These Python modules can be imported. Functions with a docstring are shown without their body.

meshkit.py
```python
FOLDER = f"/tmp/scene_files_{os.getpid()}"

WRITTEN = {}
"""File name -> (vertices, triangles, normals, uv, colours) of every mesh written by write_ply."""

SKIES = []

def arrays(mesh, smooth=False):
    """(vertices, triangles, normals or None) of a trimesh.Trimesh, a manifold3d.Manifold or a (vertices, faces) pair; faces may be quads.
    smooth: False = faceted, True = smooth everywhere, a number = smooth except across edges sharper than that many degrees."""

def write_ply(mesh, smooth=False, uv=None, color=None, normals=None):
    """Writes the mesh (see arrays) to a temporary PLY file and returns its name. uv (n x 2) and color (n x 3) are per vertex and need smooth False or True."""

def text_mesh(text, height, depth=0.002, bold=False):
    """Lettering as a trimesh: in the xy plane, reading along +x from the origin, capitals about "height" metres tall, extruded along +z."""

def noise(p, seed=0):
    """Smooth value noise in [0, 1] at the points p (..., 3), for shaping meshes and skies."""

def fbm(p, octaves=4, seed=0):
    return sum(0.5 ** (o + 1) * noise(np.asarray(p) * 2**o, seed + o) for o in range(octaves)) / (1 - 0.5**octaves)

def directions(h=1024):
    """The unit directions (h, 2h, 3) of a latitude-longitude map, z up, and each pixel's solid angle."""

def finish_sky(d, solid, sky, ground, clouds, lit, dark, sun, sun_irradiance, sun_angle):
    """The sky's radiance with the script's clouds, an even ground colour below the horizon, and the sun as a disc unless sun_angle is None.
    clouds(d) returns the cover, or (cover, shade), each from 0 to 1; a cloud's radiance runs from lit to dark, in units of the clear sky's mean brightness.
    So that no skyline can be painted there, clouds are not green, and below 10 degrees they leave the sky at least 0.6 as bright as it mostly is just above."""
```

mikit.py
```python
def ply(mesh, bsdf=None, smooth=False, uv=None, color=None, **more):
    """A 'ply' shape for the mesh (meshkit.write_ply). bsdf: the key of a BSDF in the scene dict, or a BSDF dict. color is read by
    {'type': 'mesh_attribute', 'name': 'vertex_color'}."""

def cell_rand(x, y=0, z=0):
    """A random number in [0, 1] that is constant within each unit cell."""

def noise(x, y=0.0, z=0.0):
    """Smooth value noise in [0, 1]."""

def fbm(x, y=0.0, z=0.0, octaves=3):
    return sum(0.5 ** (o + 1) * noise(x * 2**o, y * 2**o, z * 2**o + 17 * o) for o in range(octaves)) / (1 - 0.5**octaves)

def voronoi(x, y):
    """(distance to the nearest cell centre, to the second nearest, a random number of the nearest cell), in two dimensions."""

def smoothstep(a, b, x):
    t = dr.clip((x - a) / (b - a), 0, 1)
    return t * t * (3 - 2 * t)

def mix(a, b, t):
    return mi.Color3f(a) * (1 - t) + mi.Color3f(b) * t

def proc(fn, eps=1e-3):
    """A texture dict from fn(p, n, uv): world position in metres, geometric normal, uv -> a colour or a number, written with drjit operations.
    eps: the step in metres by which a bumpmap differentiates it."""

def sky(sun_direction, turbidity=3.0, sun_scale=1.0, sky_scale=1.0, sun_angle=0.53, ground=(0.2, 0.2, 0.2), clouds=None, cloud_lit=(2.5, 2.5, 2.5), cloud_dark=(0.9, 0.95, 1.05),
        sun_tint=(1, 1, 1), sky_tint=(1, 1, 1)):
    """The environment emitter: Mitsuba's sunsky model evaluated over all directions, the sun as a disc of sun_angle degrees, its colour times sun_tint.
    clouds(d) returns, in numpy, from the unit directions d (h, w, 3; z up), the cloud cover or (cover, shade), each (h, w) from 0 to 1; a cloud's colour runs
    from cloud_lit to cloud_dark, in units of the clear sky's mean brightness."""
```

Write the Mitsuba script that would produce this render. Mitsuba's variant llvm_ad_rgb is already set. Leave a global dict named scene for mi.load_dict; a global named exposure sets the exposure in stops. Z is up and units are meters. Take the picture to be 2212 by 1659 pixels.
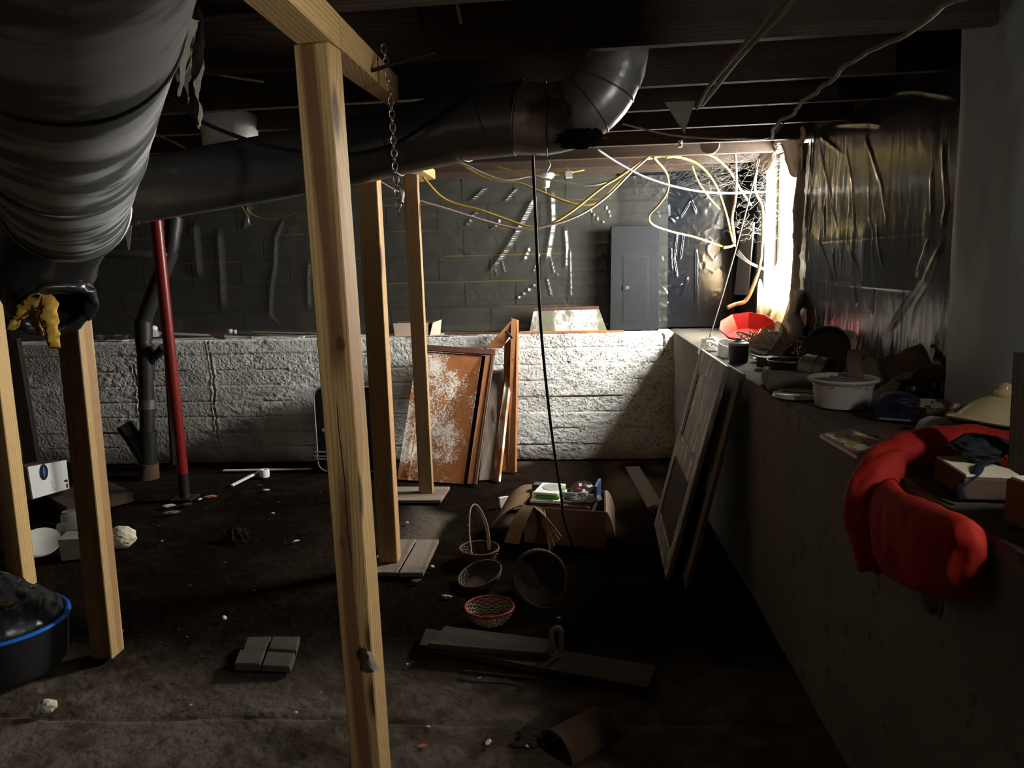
import math, random
import numpy as np, trimesh, manifold3d
import drjit as dr
import mitsuba as mi
import mikit, meshkit
from mikit import noise, fbm, voronoi, smoothstep, mix, cell_rand, proc
T = mi.ScalarTransform4f
random.seed(7); rng = np.random.default_rng(7)
PI = math.pi
# ------------------------------------------------------------------ camera, light, exposure
FPX = 1640.0
YAW, PIT, ROL, EYE = math.radians(3.8), math.radians(9.15), math.radians(-1.5), np.array([0, 0, 1.5])
_f0 = np.array([-math.sin(YAW), math.cos(YAW), 0]); _r0 = np.array([math.cos(YAW), math.sin(YAW), 0]); _u0 = np.array([0, 0, 1.0])
FW = math.cos(PIT) * _f0 - math.sin(PIT) * _u0; _u1 = math.cos(PIT) * _u0 + math.sin(PIT) * _f0
RT = math.cos(ROL) * _r0 + math.sin(ROL) * _u1; UP = -math.sin(ROL) * _r0 + math.cos(ROL) * _u1
scene, labels = {}, {}
scene['camera'] = {'type': 'perspective', 'fov': math.degrees(2 * math.atan(1106 / FPX)), 'fov_axis': 'x', 'near_clip': 0.05, 'far_clip': 100.0,
                   'to_world': T().look_at(origin=EYE.tolist(), target=(EYE + FW).tolist(), up=UP.tolist())}
exposure = 0.0
DAY_FAR, DAY_NEAR = 150.0, 210.0      # daylight at the far window (in view) and at the near window of the same wall

def at(px, py, X=None, Y=None, Z=None):
    """The point of a wall, shelf or floor plane that the photograph shows at a pixel: used to measure the room."""
    d = RT * (px - 1106) / FPX - UP * (py - 829.5) / FPX + FW
    t = (X - EYE[0]) / d[0] if X is not None else (Y - EYE[1]) / d[1] if Y is not None else (Z - EYE[2]) / d[2]
    return EYE + t * d

# ------------------------------------------------------------------ helpers
def onledge(p): return np.array([p[0], p[1], max(p[2], ZL + 0.006)])
def numbered(key):
    if key not in scene and key not in labels and not any(k.startswith(key + '__') for k in scene): return key
    n = 1
    while f'{key}_{n:03d}' in scene or f'{key}_{n:03d}' in labels or any(k.startswith(f'{key}_{n:03d}__') for k in scene): n += 1
    return f'{key}_{n:03d}'
def thing(name, label, cat, group=None):
    k = numbered(name); labels[k] = {'label': label, 'category': cat}
    if group: labels[k]['group'] = group
    return k
def part(parent, name, m, mat, smooth=False, label=None, kind=None, **kw):
    k = numbered(parent + '__' + name)
    uv = None
    if isinstance(m, tuple) and len(m) == 3: m, uv = (m[0], m[1]), (m[2] if smooth is True or smooth is False else None)
    scene[k] = mikit.ply(m, mat, smooth, uv, **kw)
    if label or kind: labels[k] = {a: b for a, b in (('label', label), ('kind', kind)) if b}
    return k
def single(name, label, cat, m, mat, smooth=False, group=None, kind=None):
    k = thing(name, label, cat, group); uv = None
    if kind: labels[k]['kind'] = kind
    if isinstance(m, tuple) and len(m) == 3: m, uv = (m[0], m[1]), (m[2] if smooth is True or smooth is False else None)
    scene[k] = mikit.ply(m, mat, smooth, uv); return k
def struct(name, m, mat, smooth=False, label=None):
    uv = None
    if isinstance(m, tuple) and len(m) == 3: m, uv = (m[0], m[1]), m[2]
    scene[name] = mikit.ply(m, mat, smooth, uv); labels[name] = {'kind': 'structure', **({'label': label} if label else {})}
    return name
V = lambda *a: np.array(a, float)
def unit(a): a = np.asarray(a, float); return a / max(np.linalg.norm(a), 1e-12)
def cat(*ms):
    vs, fs, n = [], [], 0
    for m in ms:
        if hasattr(m, 'vertices'): v, f = np.array(m.vertices), np.array(m.faces)
        else:
            v, f = np.asarray(m[0], float), np.asarray(m[1], int)
            if f.shape[1] == 4: f = np.vstack([f[:, [0, 1, 2]], f[:, [0, 2, 3]]])
        vs.append(v); fs.append(f + n); n += len(v)
    return np.vstack(vs), np.vstack(fs)
_UV = [0.0]
def slab(p00, p10, p11, p01, th, bev=0.002, grain=0):
    """A board or panel from its four corners, thickened by th along its normal, edges chamfered; uv in metres, u along the grain."""
    c = [np.asarray(p, float) for p in (p00, p10, p11, p01)]
    n = unit(np.cross(c[1] - c[0], c[3] - c[0])); e1 = unit(c[1] - c[0]); e2 = unit(c[3] - c[0])
    b = min(bev, abs(th) / 3); rings = []
    sg = [(1, 1), (-1, 1), (-1, -1), (1, -1)]
    ins = lambda d: [p + e1 * a * d + e2 * q * d for p, (a, q) in zip(c, sg)]
    s = 1 if th > 0 else -1
    rings = [(ins(b), 0), (ins(0), s * b), (ins(0), th - s * b), (ins(b), th)]
    P = [[p + n * h for p in r] for r, h in rings]
    vs, fs, uvs = [], [], []; off = _UV[0]; _UV[0] += 1.37
    def quad(q, v0):
        k = len(vs); vs.extend(q); fs.extend([[k, k + 1, k + 2], [k, k + 2, k + 3]])
        for p in q:
            a, d2 = (p - c[0]) @ e1, (p - c[0]) @ e2; h = (p - c[0]) @ n
            g, w = (a, d2) if grain == 0 else (d2, a)
            uvs.append([g + off, w + h * 0.9 + off * 3 + v0])
    quad([P[0][0], P[0][3], P[0][2], P[0][1]], 0); quad(P[3], 0.013)
    for r in range(3):
        for i in range(4):
            j = (i + 1) % 4; quad([P[r][i], P[r][j], P[r + 1][j], P[r + 1][i]], 0.02 * i)
    v, f = np.array(vs), np.array(fs)
    if th < 0: f = f[:, ::-1]
    return v, f, np.array(uvs)
def board(a, b, w, t, side=(1, 0, 0), bev=0.002):
    """A board of width w (along side) and thickness t whose axis runs from a to b."""
    a, b = V(*a), V(*b); ax = unit(b - a); s = unit(np.asarray(side, float) - ax * (np.asarray(side, float) @ ax)); n = np.cross(ax, s)
    o = a - s * w / 2 - n * t / 2; d = b - a
    return slab(o, o + d, o + d + s * w, o + s * w, t, bev)
def box(c, s, rz=0.0, bev=0.003, R=None):
    c = V(*c); m = np.eye(3) if R is None else np.asarray(R)
    if rz: m = np.array([[math.cos(rz), -math.sin(rz), 0], [math.sin(rz), math.cos(rz), 0], [0, 0, 1]]) @ m
    x, y, z = m[:, 0] * s[0], m[:, 1] * s[1], m[:, 2] * s[2]
    o = c - (x + y + z) / 2
    return slab(o, o + x, o + x + y, o + y, s[2], bev)
def geo(m): return (m[0], m[1])
def spline(pts, n=None, per=8):
    p = np.asarray(pts, float)
    if len(p) < 3: return np.array([p[0] + (p[-1] - p[0]) * t for t in np.linspace(0, 1, n or per)])
    q = np.vstack([2 * p[0] - p[1], p, 2 * p[-1] - p[-2]]); out = []
    for i in range(1, len(q) - 2):
        for t in np.linspace(0, 1, per, endpoint=False):
            a, b, c, d = q[i - 1], q[i], q[i + 1], q[i + 2]
            out.append(0.5 * (2 * b + (c - a) * t + (2 * a - 5 * b + 4 * c - d) * t * t + (3 * b - a - 3 * c + d) * t ** 3))
    return np.array(out + [p[-1]])
def tube(path, r, n=8, caps=True, flat=1.0, ref=None):
    p = np.asarray(path, float); k = len(p); r = np.broadcast_to(np.asarray(r, float), (k,))
    t = np.gradient(p, axis=0); t /= np.maximum(np.linalg.norm(t, axis=1, keepdims=True), 1e-9)
    u = np.cross(t[0], ref if ref is not None else ([0, 0, 1] if abs(t[0][2]) < 0.9 else [1, 0, 0])); u = unit(u)
    vs = []; an = np.arange(n) * 2 * PI / n
    for i in range(k):
        u = unit(u - t[i] * (u @ t[i])); w = np.cross(t[i], u)
        vs.append(p[i] + r[i] * (np.cos(an)[:, None] * u + flat * np.sin(an)[:, None] * w))
    v = np.vstack(vs); f = []
    for i in range(k - 1):
        for j in range(n):
            a, b = i * n + j, i * n + (j + 1) % n
            f += [[a, b, b + n], [a, b + n, a + n]]
    if caps:
        v = np.vstack([v, p[0], p[-1]]); c0, c1 = len(v) - 2, len(v) - 1
        for j in range(n):
            f += [[c0, (j + 1) % n, j], [c1, (k - 1) * n + j, (k - 1) * n + (j + 1) % n]]
    return v, np.array(f)
def frame(axis, ref=(0, 1, 0)):
    z = unit(axis); x = np.cross(ref, z)
    if np.linalg.norm(x) < 1e-3: x = np.cross((1, 0, 0), z)
    x = unit(x); return np.column_stack([x, np.cross(z, x), z])
def lathe(prof, c=(0, 0, 0), axis=(0, 0, 1), n=40, wob=0.0, sx=1.0):
    """Revolves (radius, height) pairs about an axis through c."""
    a = np.arange(n) * 2 * PI / n; R = frame(axis); vs = []
    for r, z in prof:
        rr = np.full(n, r) * (1 + wob * np.sin(3 * a + z * 20))
        vs.append(np.column_stack([rr * np.cos(a) * sx, rr * np.sin(a), np.full(n, z)]))
    v = np.vstack(vs) @ R.T + V(*c); f = []
    for i in range(len(prof) - 1):
        for j in range(n):
            p, q = i * n + j, i * n + (j + 1) % n
            f += [[p, q, q + n], [p, q + n, p + n]]
    return v, np.array(f)
def grid(fn, nu, nv, thick=0.0):
    """fn(u, v) -> points, u and v in [0, 1]; a sheet, doubled when thick."""
    u, v = np.meshgrid(np.linspace(0, 1, nu), np.linspace(0, 1, nv), indexing='ij')
    p = fn(u, v); i = np.arange(nu * nv).reshape(nu, nv)
    f = np.stack([i[:-1, :-1], i[1:, :-1], i[1:, 1:], i[:-1, 1:]], -1).reshape(-1, 4)
    f = np.vstack([f[:, [0, 1, 2]], f[:, [0, 2, 3]]]); pv = p.reshape(-1, 3)
    if thick:
        g = np.cross(np.gradient(p, axis=0).reshape(-1, 3), np.gradient(p, axis=1).reshape(-1, 3)); g /= np.maximum(np.linalg.norm(g, axis=1, keepdims=True), 1e-9)
        N = len(pv); q = pv - g * thick
        e = np.concatenate([i[:, 0][::-1], i[0, :][1:], i[:, -1][1:], i[-1, :][::-1][1:]])
        side = np.array([[a, b, b + N, a + N] for a, b in zip(e[:-1], e[1:])])[:, ::-1]
        side = np.vstack([side[:, [0, 1, 2]], side[:, [0, 2, 3]]])
        pv, f = np.vstack([pv, q]), np.vstack([f, f[:, ::-1] + N, side])
    return pv, f
def crumple(m, amp, freq, seed=0, octaves=4):
    v = np.array(m[0]); d = np.stack([meshkit.fbm(v * freq + 11.3 * k, octaves, seed + k) for k in range(3)], 1) - 0.5
    return (v + d * 2 * amp, m[1]) + tuple(m[2:])
def blob(c, s, sub=4, amp=0.15, freq=4, seed=0, R=None):
    m = trimesh.creation.icosphere(subdivisions=sub); v = np.array(m.vertices)
    v = v * (1 + amp * 2 * (meshkit.fbm(v * freq + 5, 4, seed) - 0.5))[:, None] * np.asarray(s)
    if R is not None: v = v @ np.asarray(R).T
    return v + V(*c), np.array(m.faces)
def rot(rx=0, ry=0, rz=0):
    return trimesh.transformations.euler_matrix(rx, ry, rz)[:3, :3]
def segdist(P, a, b):
    d = b - a; t = np.clip(((P - a) @ d) / max(d @ d, 1e-9), 0, 1); return np.linalg.norm(P - a - t[..., None] * d, axis=-1), t

# ------------------------------------------------------------------ materials
def pr(key, base, rough=0.6, spec=0.5, two=True, bump=None, bs=0.002, **kw):
    b = {'type': 'principled', 'base_color': {'type': 'rgb', 'value': list(base)} if isinstance(base, (tuple, list)) else base, 'roughness': rough, 'specular': spec, **kw}
    if bump is not None: b = {'type': 'bumpmap', 'arbitrary': bump, 'scale': bs, 'bsdf': b}
    scene[key] = {'type': 'twosided', 'bsdf': b} if two else b
    return key
def wood_fn(light, dark, heart, hf=0.55, knots=0.8):
    def fn(p, n, uv):
        u, v = uv.x, uv.y
        w = v + 0.02 * (noise(u * 1.6, v * 7) - 0.5) + 0.006 * (noise(u * 6, v * 20) - 0.5)
        k, _, kr = voronoi(u * 2.1, v * 7); on = kr > knots
        w = w + dr.select(on, 0.035 * dr.exp(-dr.square(k * 4)), 0)
        s = 0.5 + 0.5 * dr.sin(w * 520 + 5 * noise(u * 0.9, v * 3))
        c = mix(light, dark, 0.75 * smoothstep(0.55, 0.98, s) * (0.35 + 0.65 * noise(u * 2, w * 60)))
        c = mix(c, heart, 0.75 * smoothstep(hf, hf + 0.1, fbm(u * 0.55, w * 16, 3)))
        c = mix(c, (0.05, 0.022, 0.012), dr.select(on, smoothstep(0.2, 0.07, k), 0) * 0.9)
        return mix(c, mi.Color3f(c) * 0.75, 0.7 * fbm(u * 30, v * 300, 2))
    return fn
pine = wood_fn((0.56, 0.37, 0.16), (0.30, 0.165, 0.06), (0.36, 0.19, 0.085), 0.6)
pr('pine', proc(pine), 0.62, 0.35)
pr('old_pine', proc(wood_fn((0.34, 0.22, 0.11), (0.12, 0.07, 0.035), (0.17, 0.09, 0.05), 0.5)), 0.7, 0.3)
pr('grey_wood', proc(wood_fn((0.22, 0.185, 0.15), (0.10, 0.08, 0.065), (0.14, 0.10, 0.075), 0.55)), 0.8, 0.25)
pr('umber_wood', proc(wood_fn((0.07, 0.058, 0.046), (0.03, 0.024, 0.018), (0.045, 0.035, 0.026), 0.5)), 0.85, 0.1)  # darker grey-brown tone for the upper floor plank
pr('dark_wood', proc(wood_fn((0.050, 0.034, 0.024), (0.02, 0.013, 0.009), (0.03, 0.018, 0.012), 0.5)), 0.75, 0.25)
def main_post_fn(p, n, uv):
    c = pine(p, n, uv)
    z = p.z; xc = -0.583 + 0.012 * (z - 1.0) + 0.004 * noise(z * 9)
    d = dr.abs(p.x + 0.010 * dr.sin(z * 3.0) - (-0.594 - 0.02 * (z - 1.3)))
    c = mix(c, (0.14, 0.06, 0.028), 0.92 * smoothstep(0.028, 0.010, d + 0.022 * (fbm(z * 2.3, p.x * 60) - 0.5)) * smoothstep(0.15, 0.5, noise(z * 1.8 + 3.0, 0.3) + 0.4 * smoothstep(1.15, 1.4, z)))
    kn = dr.sqrt(dr.square((p.x + 0.572) * 1.2) + dr.square((z - 1.30) * 0.7))
    c = mix(c, (0.07, 0.03, 0.015), 0.85 * smoothstep(0.022, 0.012, kn + 0.006 * noise(p.x * 200, z * 120)))
    kn2 = dr.sqrt(dr.square((p.x + 0.603) * 1.5) + dr.square((z - 0.76) * 0.7))
    c = mix(c, (0.10, 0.04, 0.02), 0.8 * smoothstep(0.016, 0.006, kn2))
    crk = dr.abs(p.x - (-0.588 + 0.022 * (1.05 - z) + 0.006 * (noise(z * 14) - 0.5)))
    return mix(c, (0.008, 0.005, 0.003), smoothstep(0.0020, 0.0010, crk) * smoothstep(0.68, 0.72, z) * smoothstep(1.18, 1.12, z))
pr('main_post_wood', proc(main_post_fn), 0.62, 0.35)
def white_concrete(p, n, uv):
    a = fbm(p.x * 5, p.z * 9, p.y * 5, 4); b = fbm(p.x * 150, p.z * 170, 3.1, 2); st = fbm(p.x * 2.2, p.z * 2.2, 7.7, 3)
    right = smoothstep(-0.7, 0.0, p.x)
    c = mix((0.62, 0.62, 0.59), (0.78, 0.775, 0.74), a)
    c = mix(c, (0.30, 0.285, 0.24), 0.6 * smoothstep(0.5, 0.7, st))
    pit = smoothstep(0.66, 0.76, b + 0.35 * (fbm(p.x * 14, p.z * 20, 9.0, 3) - 0.5) + 0.11 * right - 0.05)
    c = mix(c, (0.085, 0.08, 0.065), 0.85 * pit)
    ln = p.z * 8.2 + 0.15 * fbm(p.x * 3, 1.7, 0.4, 2); fr = dr.abs(ln - dr.floor(ln) - 0.5)
    c = mix(c, (0.14, 0.13, 0.11), 0.55 * smoothstep(0.485, 0.498, fr) * smoothstep(0.35, 0.6, noise(p.x * 7, dr.floor(ln))))
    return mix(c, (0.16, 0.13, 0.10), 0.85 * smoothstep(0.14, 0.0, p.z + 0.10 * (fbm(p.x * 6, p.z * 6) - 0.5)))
pr('white_concrete', proc(white_concrete), 0.75, 0.3, bump=proc(lambda p, n, uv: fbm(p.x * 70, p.z * 90, p.y * 70, 3), 2e-3), bs=0.006)
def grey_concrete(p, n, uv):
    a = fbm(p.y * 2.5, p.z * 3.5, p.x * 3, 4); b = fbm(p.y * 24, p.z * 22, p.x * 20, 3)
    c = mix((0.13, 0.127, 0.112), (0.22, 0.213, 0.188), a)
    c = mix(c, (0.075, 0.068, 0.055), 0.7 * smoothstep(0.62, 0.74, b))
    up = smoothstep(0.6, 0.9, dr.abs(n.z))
    return mix(c, (0.05, 0.042, 0.031), 0.85 * up)  # brown ledge top, its colour darkened for the weaker light there
pr('grey_concrete', proc(grey_concrete), 0.85, 0.25, bump=proc(lambda p, n, uv: fbm(p.x * 60, p.y * 60, p.z * 60, 3), 2e-3), bs=0.005)
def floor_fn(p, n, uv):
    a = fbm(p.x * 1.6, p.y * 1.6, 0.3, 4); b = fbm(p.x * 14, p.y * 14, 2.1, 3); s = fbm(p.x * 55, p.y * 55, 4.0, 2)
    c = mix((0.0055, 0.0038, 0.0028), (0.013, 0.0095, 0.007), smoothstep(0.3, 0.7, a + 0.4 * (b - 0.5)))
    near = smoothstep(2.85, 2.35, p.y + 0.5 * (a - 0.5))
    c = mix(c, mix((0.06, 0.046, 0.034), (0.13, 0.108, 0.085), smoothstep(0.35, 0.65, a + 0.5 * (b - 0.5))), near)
    lit_paint = smoothstep(0.5, 0.7, fbm(p.x * 1.9 + 4.0, p.y * 1.2, 9.0, 3)) * smoothstep(3.2, 4.0, p.y) * smoothstep(-1.05, -0.75, p.x)
    c = mix(c, (0.12, 0.10, 0.08), 0.75 * lit_paint)  # pools of light on the far floor, painted into its colour
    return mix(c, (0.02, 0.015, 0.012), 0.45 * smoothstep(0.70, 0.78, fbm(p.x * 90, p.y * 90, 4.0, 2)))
pr('floor_concrete', proc(floor_fn), 1.0, 0.0, bump=proc(lambda p, n, uv: fbm(p.x * 40, p.y * 40, 1.0, 4), 2e-3), bs=0.008)
def block_fn(p, n, uv):
    return mix((0.035, 0.034, 0.03), (0.085, 0.082, 0.07), fbm(p.x * 9, p.z * 9, 5.0, 4))
pr('block', proc(block_fn), 0.9, 0.2)
def mortar_fn(p, n, uv):
    return mix((0.06, 0.05, 0.035), (0.26, 0.155, 0.045), smoothstep(0.45, 0.68, fbm(p.x * 2.6, p.z * 5, 1.0, 3)))
pr('mortar', proc(mortar_fn), 0.9, 0.2)
def tin_fn(p, n, uv):
    a = fbm(p.x * 18, p.y * 18, p.z * 18, 3); b = fbm(p.x * 4, p.y * 4, p.z * 4, 3)
    c = mix((0.105, 0.112, 0.12), (0.17, 0.178, 0.187), b)
    return mix(c, (0.24, 0.25, 0.25), 0.4 * smoothstep(0.66, 0.74, a))
pr('sheet_tin', proc(tin_fn), 0.34, 0.6, metallic=0.35)
def galv_fn(p, n, uv):
    a = fbm(p.x * 30, p.y * 30, p.z * 12, 3); b = fbm(p.x * 7, p.y * 7, p.z * 7, 3)
    c = mix((0.30, 0.30, 0.29), (0.52, 0.52, 0.50), a)
    return mix(c, (0.13, 0.055, 0.025), 0.85 * smoothstep(0.60, 0.70, b))
pr('galvanised', proc(galv_fn), 0.32, 0.7, metallic=0.45)
TA0, TB = at(45, -420, Y=0.62), at(142, 440, Y=2.02)
TA = TA0 - (TB - TA0) * 0.12
_tx = unit(TB - TA); _tl = [float(q) for q in _tx]
def trunk_fn(p, n, uv):
    t = p.x * _tl[0] + p.y * _tl[1] + p.z * _tl[2] + 0.25 * p.x
    a = fbm(t * 22, p.x * 9, p.z * 7, 4); b = fbm(t * 8, p.x * 5 + 3, p.z * 4, 3)
    c = mix((0.105, 0.11, 0.115), (0.55, 0.56, 0.57), smoothstep(0.44, 0.58, a * 0.6 + b * 0.5 - 0.03))
    return mix(c, (0.70, 0.70, 0.70), 0.7 * smoothstep(0.6, 0.66, b + 0.15 * (a - 0.5)))
pr('dusty_tin', proc(trunk_fn), 0.55, 0.4)
def rust_fn(p, n, uv):
    a = fbm(p.x * 6.5 + 2.0, p.z * 6.5, 1.3, 4); s = fbm(p.x * 130, p.z * 130, 8.0, 3); g = fbm(p.x * 20, p.z * 20, 3.0, 3)
    c = mix((0.34, 0.13, 0.04), (0.22, 0.075, 0.025), g)
    m = smoothstep(0.40, 0.70, 0.75 * (a - 0.5) + 0.5 * (s - 0.5) + 0.25 * (g - 0.5) + 0.46 + 0.12 * smoothstep(0.9, 0.2, dr.abs(p.z - 0.45) * 2) - 0.25 * smoothstep(-0.80, -0.68, p.x) - 0.15 * smoothstep(0.16, 0.08, p.z))
    return mix(c, (0.80, 0.75, 0.66), 0.95 * m)
pr('rust', proc(rust_fn), 0.7, 0.3)
pr('rust_plain', proc(lambda p, n, uv: mix((0.36, 0.15, 0.05), (0.20, 0.075, 0.03), fbm(p.x * 22, p.z * 14, 3.0, 3))), 0.7, 0.3)
pr('brown_paint', proc(lambda p, n, uv: mix((0.10, 0.045, 0.03), (0.055, 0.022, 0.016), fbm(p.x * 22, p.z * 30, 3.0, 3))), 0.55, 0.4)
def peel_fn(p, n, uv):
    return mix((0.42, 0.19, 0.075), (0.78, 0.72, 0.60), smoothstep(0.5, 0.62, fbm(p.x * 34, p.z * 9, 3.0, 4)))
pr('peeling_wood', proc(peel_fn), 0.7, 0.3)
def lichen_fn(p, n, uv):
    c = mix((0.44, 0.43, 0.40), (0.10, 0.095, 0.05), 0.9 * smoothstep(0.42, 0.60, fbm(p.x * 9, p.z * 5, 3.0, 4)))
    return mix(c, (0.10, 0.10, 0.07), 0.6 * smoothstep(0.62, 0.7, fbm(p.x * 60, p.z * 40, 1.0, 2)))
pr('white_peeling', proc(lichen_fn), 0.7, 0.3)
def board_dirty(p, n, uv):
    c = mix((0.20, 0.18, 0.15), (0.30, 0.28, 0.25), fbm(uv.x * 4, uv.y * 9, 2.0, 3))
    return mix(c, (0.72, 0.72, 0.70), 0.8 * smoothstep(0.62, 0.68, fbm(uv.x * 7, uv.y * 42, 4.0, 3)))
pr('door_paint', proc(board_dirty), 0.6, 0.4)
pr('card', proc(lambda p, n, uv: mix((0.15, 0.088, 0.048), (0.21, 0.135, 0.08), fbm(p.x * 12, p.y * 12, p.z * 12, 3))), 0.85, 0.2)
pr('pale_card', (0.46, 0.34, 0.26), 0.85, 0.2)
pr('card_dark', (0.09, 0.06, 0.045), 0.85, 0.2)
pr('steel_grey', (0.017, 0.0195, 0.022), 0.6, 0.08)
pr('steel_line', (0.010, 0.011, 0.012), 0.5, 0.4)
pr('red_paint', proc(lambda p, n, uv: mix((0.21, 0.013, 0.009), (0.12, 0.009, 0.007), fbm(p.x * 12, p.y * 12, p.z * 5, 3))), 0.35, 0.5)
pr('red_plastic', (0.42, 0.012, 0.018), 0.35, 0.5)
pr('abs_black', (0.012, 0.012, 0.013), 0.45, 0.4)
pr('rubber_black', (0.010, 0.010, 0.011), 0.6, 0.35)
pr('gloss_black', (0.010, 0.011, 0.013), 0.28, 0.6)
pr('bag_black', (0.016, 0.017, 0.02), 0.32, 0.55)
pr('yellow_cable', (0.43, 0.31, 0.08), 0.5, 0.4)
pr('old_yellow', (0.40, 0.25, 0.05), 0.6, 0.3)
pr('white_cable', (0.46, 0.40, 0.36), 0.5, 0.4)
pr('grey_cable', (0.26, 0.26, 0.26), 0.5, 0.4)
pr('brown_root', proc(lambda p, n, uv: mix((0.30, 0.19, 0.11), (0.14, 0.085, 0.05), fbm(p.x * 60, p.y * 60, p.z * 20, 3))), 0.85, 0.2)
pr('porcelain', (0.68, 0.66, 0.60), 0.25, 0.5)
pr('enamel', (0.56, 0.54, 0.48), 0.25, 0.5)
pr('cream', proc(lambda p, n, uv: mix((0.62, 0.49, 0.23), (0.66, 0.55, 0.30), fbm(p.x * 9, p.y * 9, p.z * 9, 2))), 0.22, 0.5, clearcoat=0.6, clearcoat_gloss=0.95)
pr('pot_brown', (0.09, 0.04, 0.025), 0.35, 0.5)
pr('chrome', (0.62, 0.62, 0.60), 0.25, 0.5, metallic=1.0)
pr('dull_steel', (0.28, 0.28, 0.26), 0.4, 0.5, metallic=0.9)
pr('white_plastic', (0.70, 0.70, 0.68), 0.4, 0.4)
pr('grey_plastic', (0.24, 0.245, 0.25), 0.4, 0.4)
pr('red_cloth', proc(lambda p, n, uv: mix((0.40, 0.017, 0.009), (0.28, 0.012, 0.007), fbm(p.x * 9, p.y * 9, p.z * 9, 3))), 0.75, 0.25, sheen=0.4)
pr('dark_cloth', (0.014, 0.016, 0.022), 0.8, 0.2)
pr('green_plastic', (0.12, 0.42, 0.04), 0.35, 0.4)
pr('blue_plastic', (0.012, 0.12, 0.52), 0.4, 0.4)
pr('slate_blue', (0.05, 0.09, 0.20), 0.5, 0.4)
pr('navy', (0.012, 0.014, 0.035), 0.4, 0.4)
pr('wicker', proc(lambda p, n, uv: mix((0.085, 0.052, 0.03), (0.035, 0.022, 0.013), fbm(p.x * 40, p.y * 40, p.z * 40, 2))), 0.7, 0.3)
pr('wicker_pale', (0.38, 0.27, 0.17), 0.7, 0.3)
pr('wicker_green', (0.12, 0.16, 0.06), 0.7, 0.3)
pr('wicker_red', (0.28, 0.03, 0.04), 0.6, 0.3)
pr('fibreglass', proc(lambda p, n, uv: mix((0.62, 0.40, 0.08), (0.36, 0.19, 0.03), fbm(p.x * 40, p.y * 40, p.z * 40, 3))), 0.95, 0.1)
pr('foil_black', (0.02, 0.02, 0.022), 0.3, 0.6)
pr('dust', (0.33, 0.30, 0.26), 0.95, 0.1)
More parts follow.
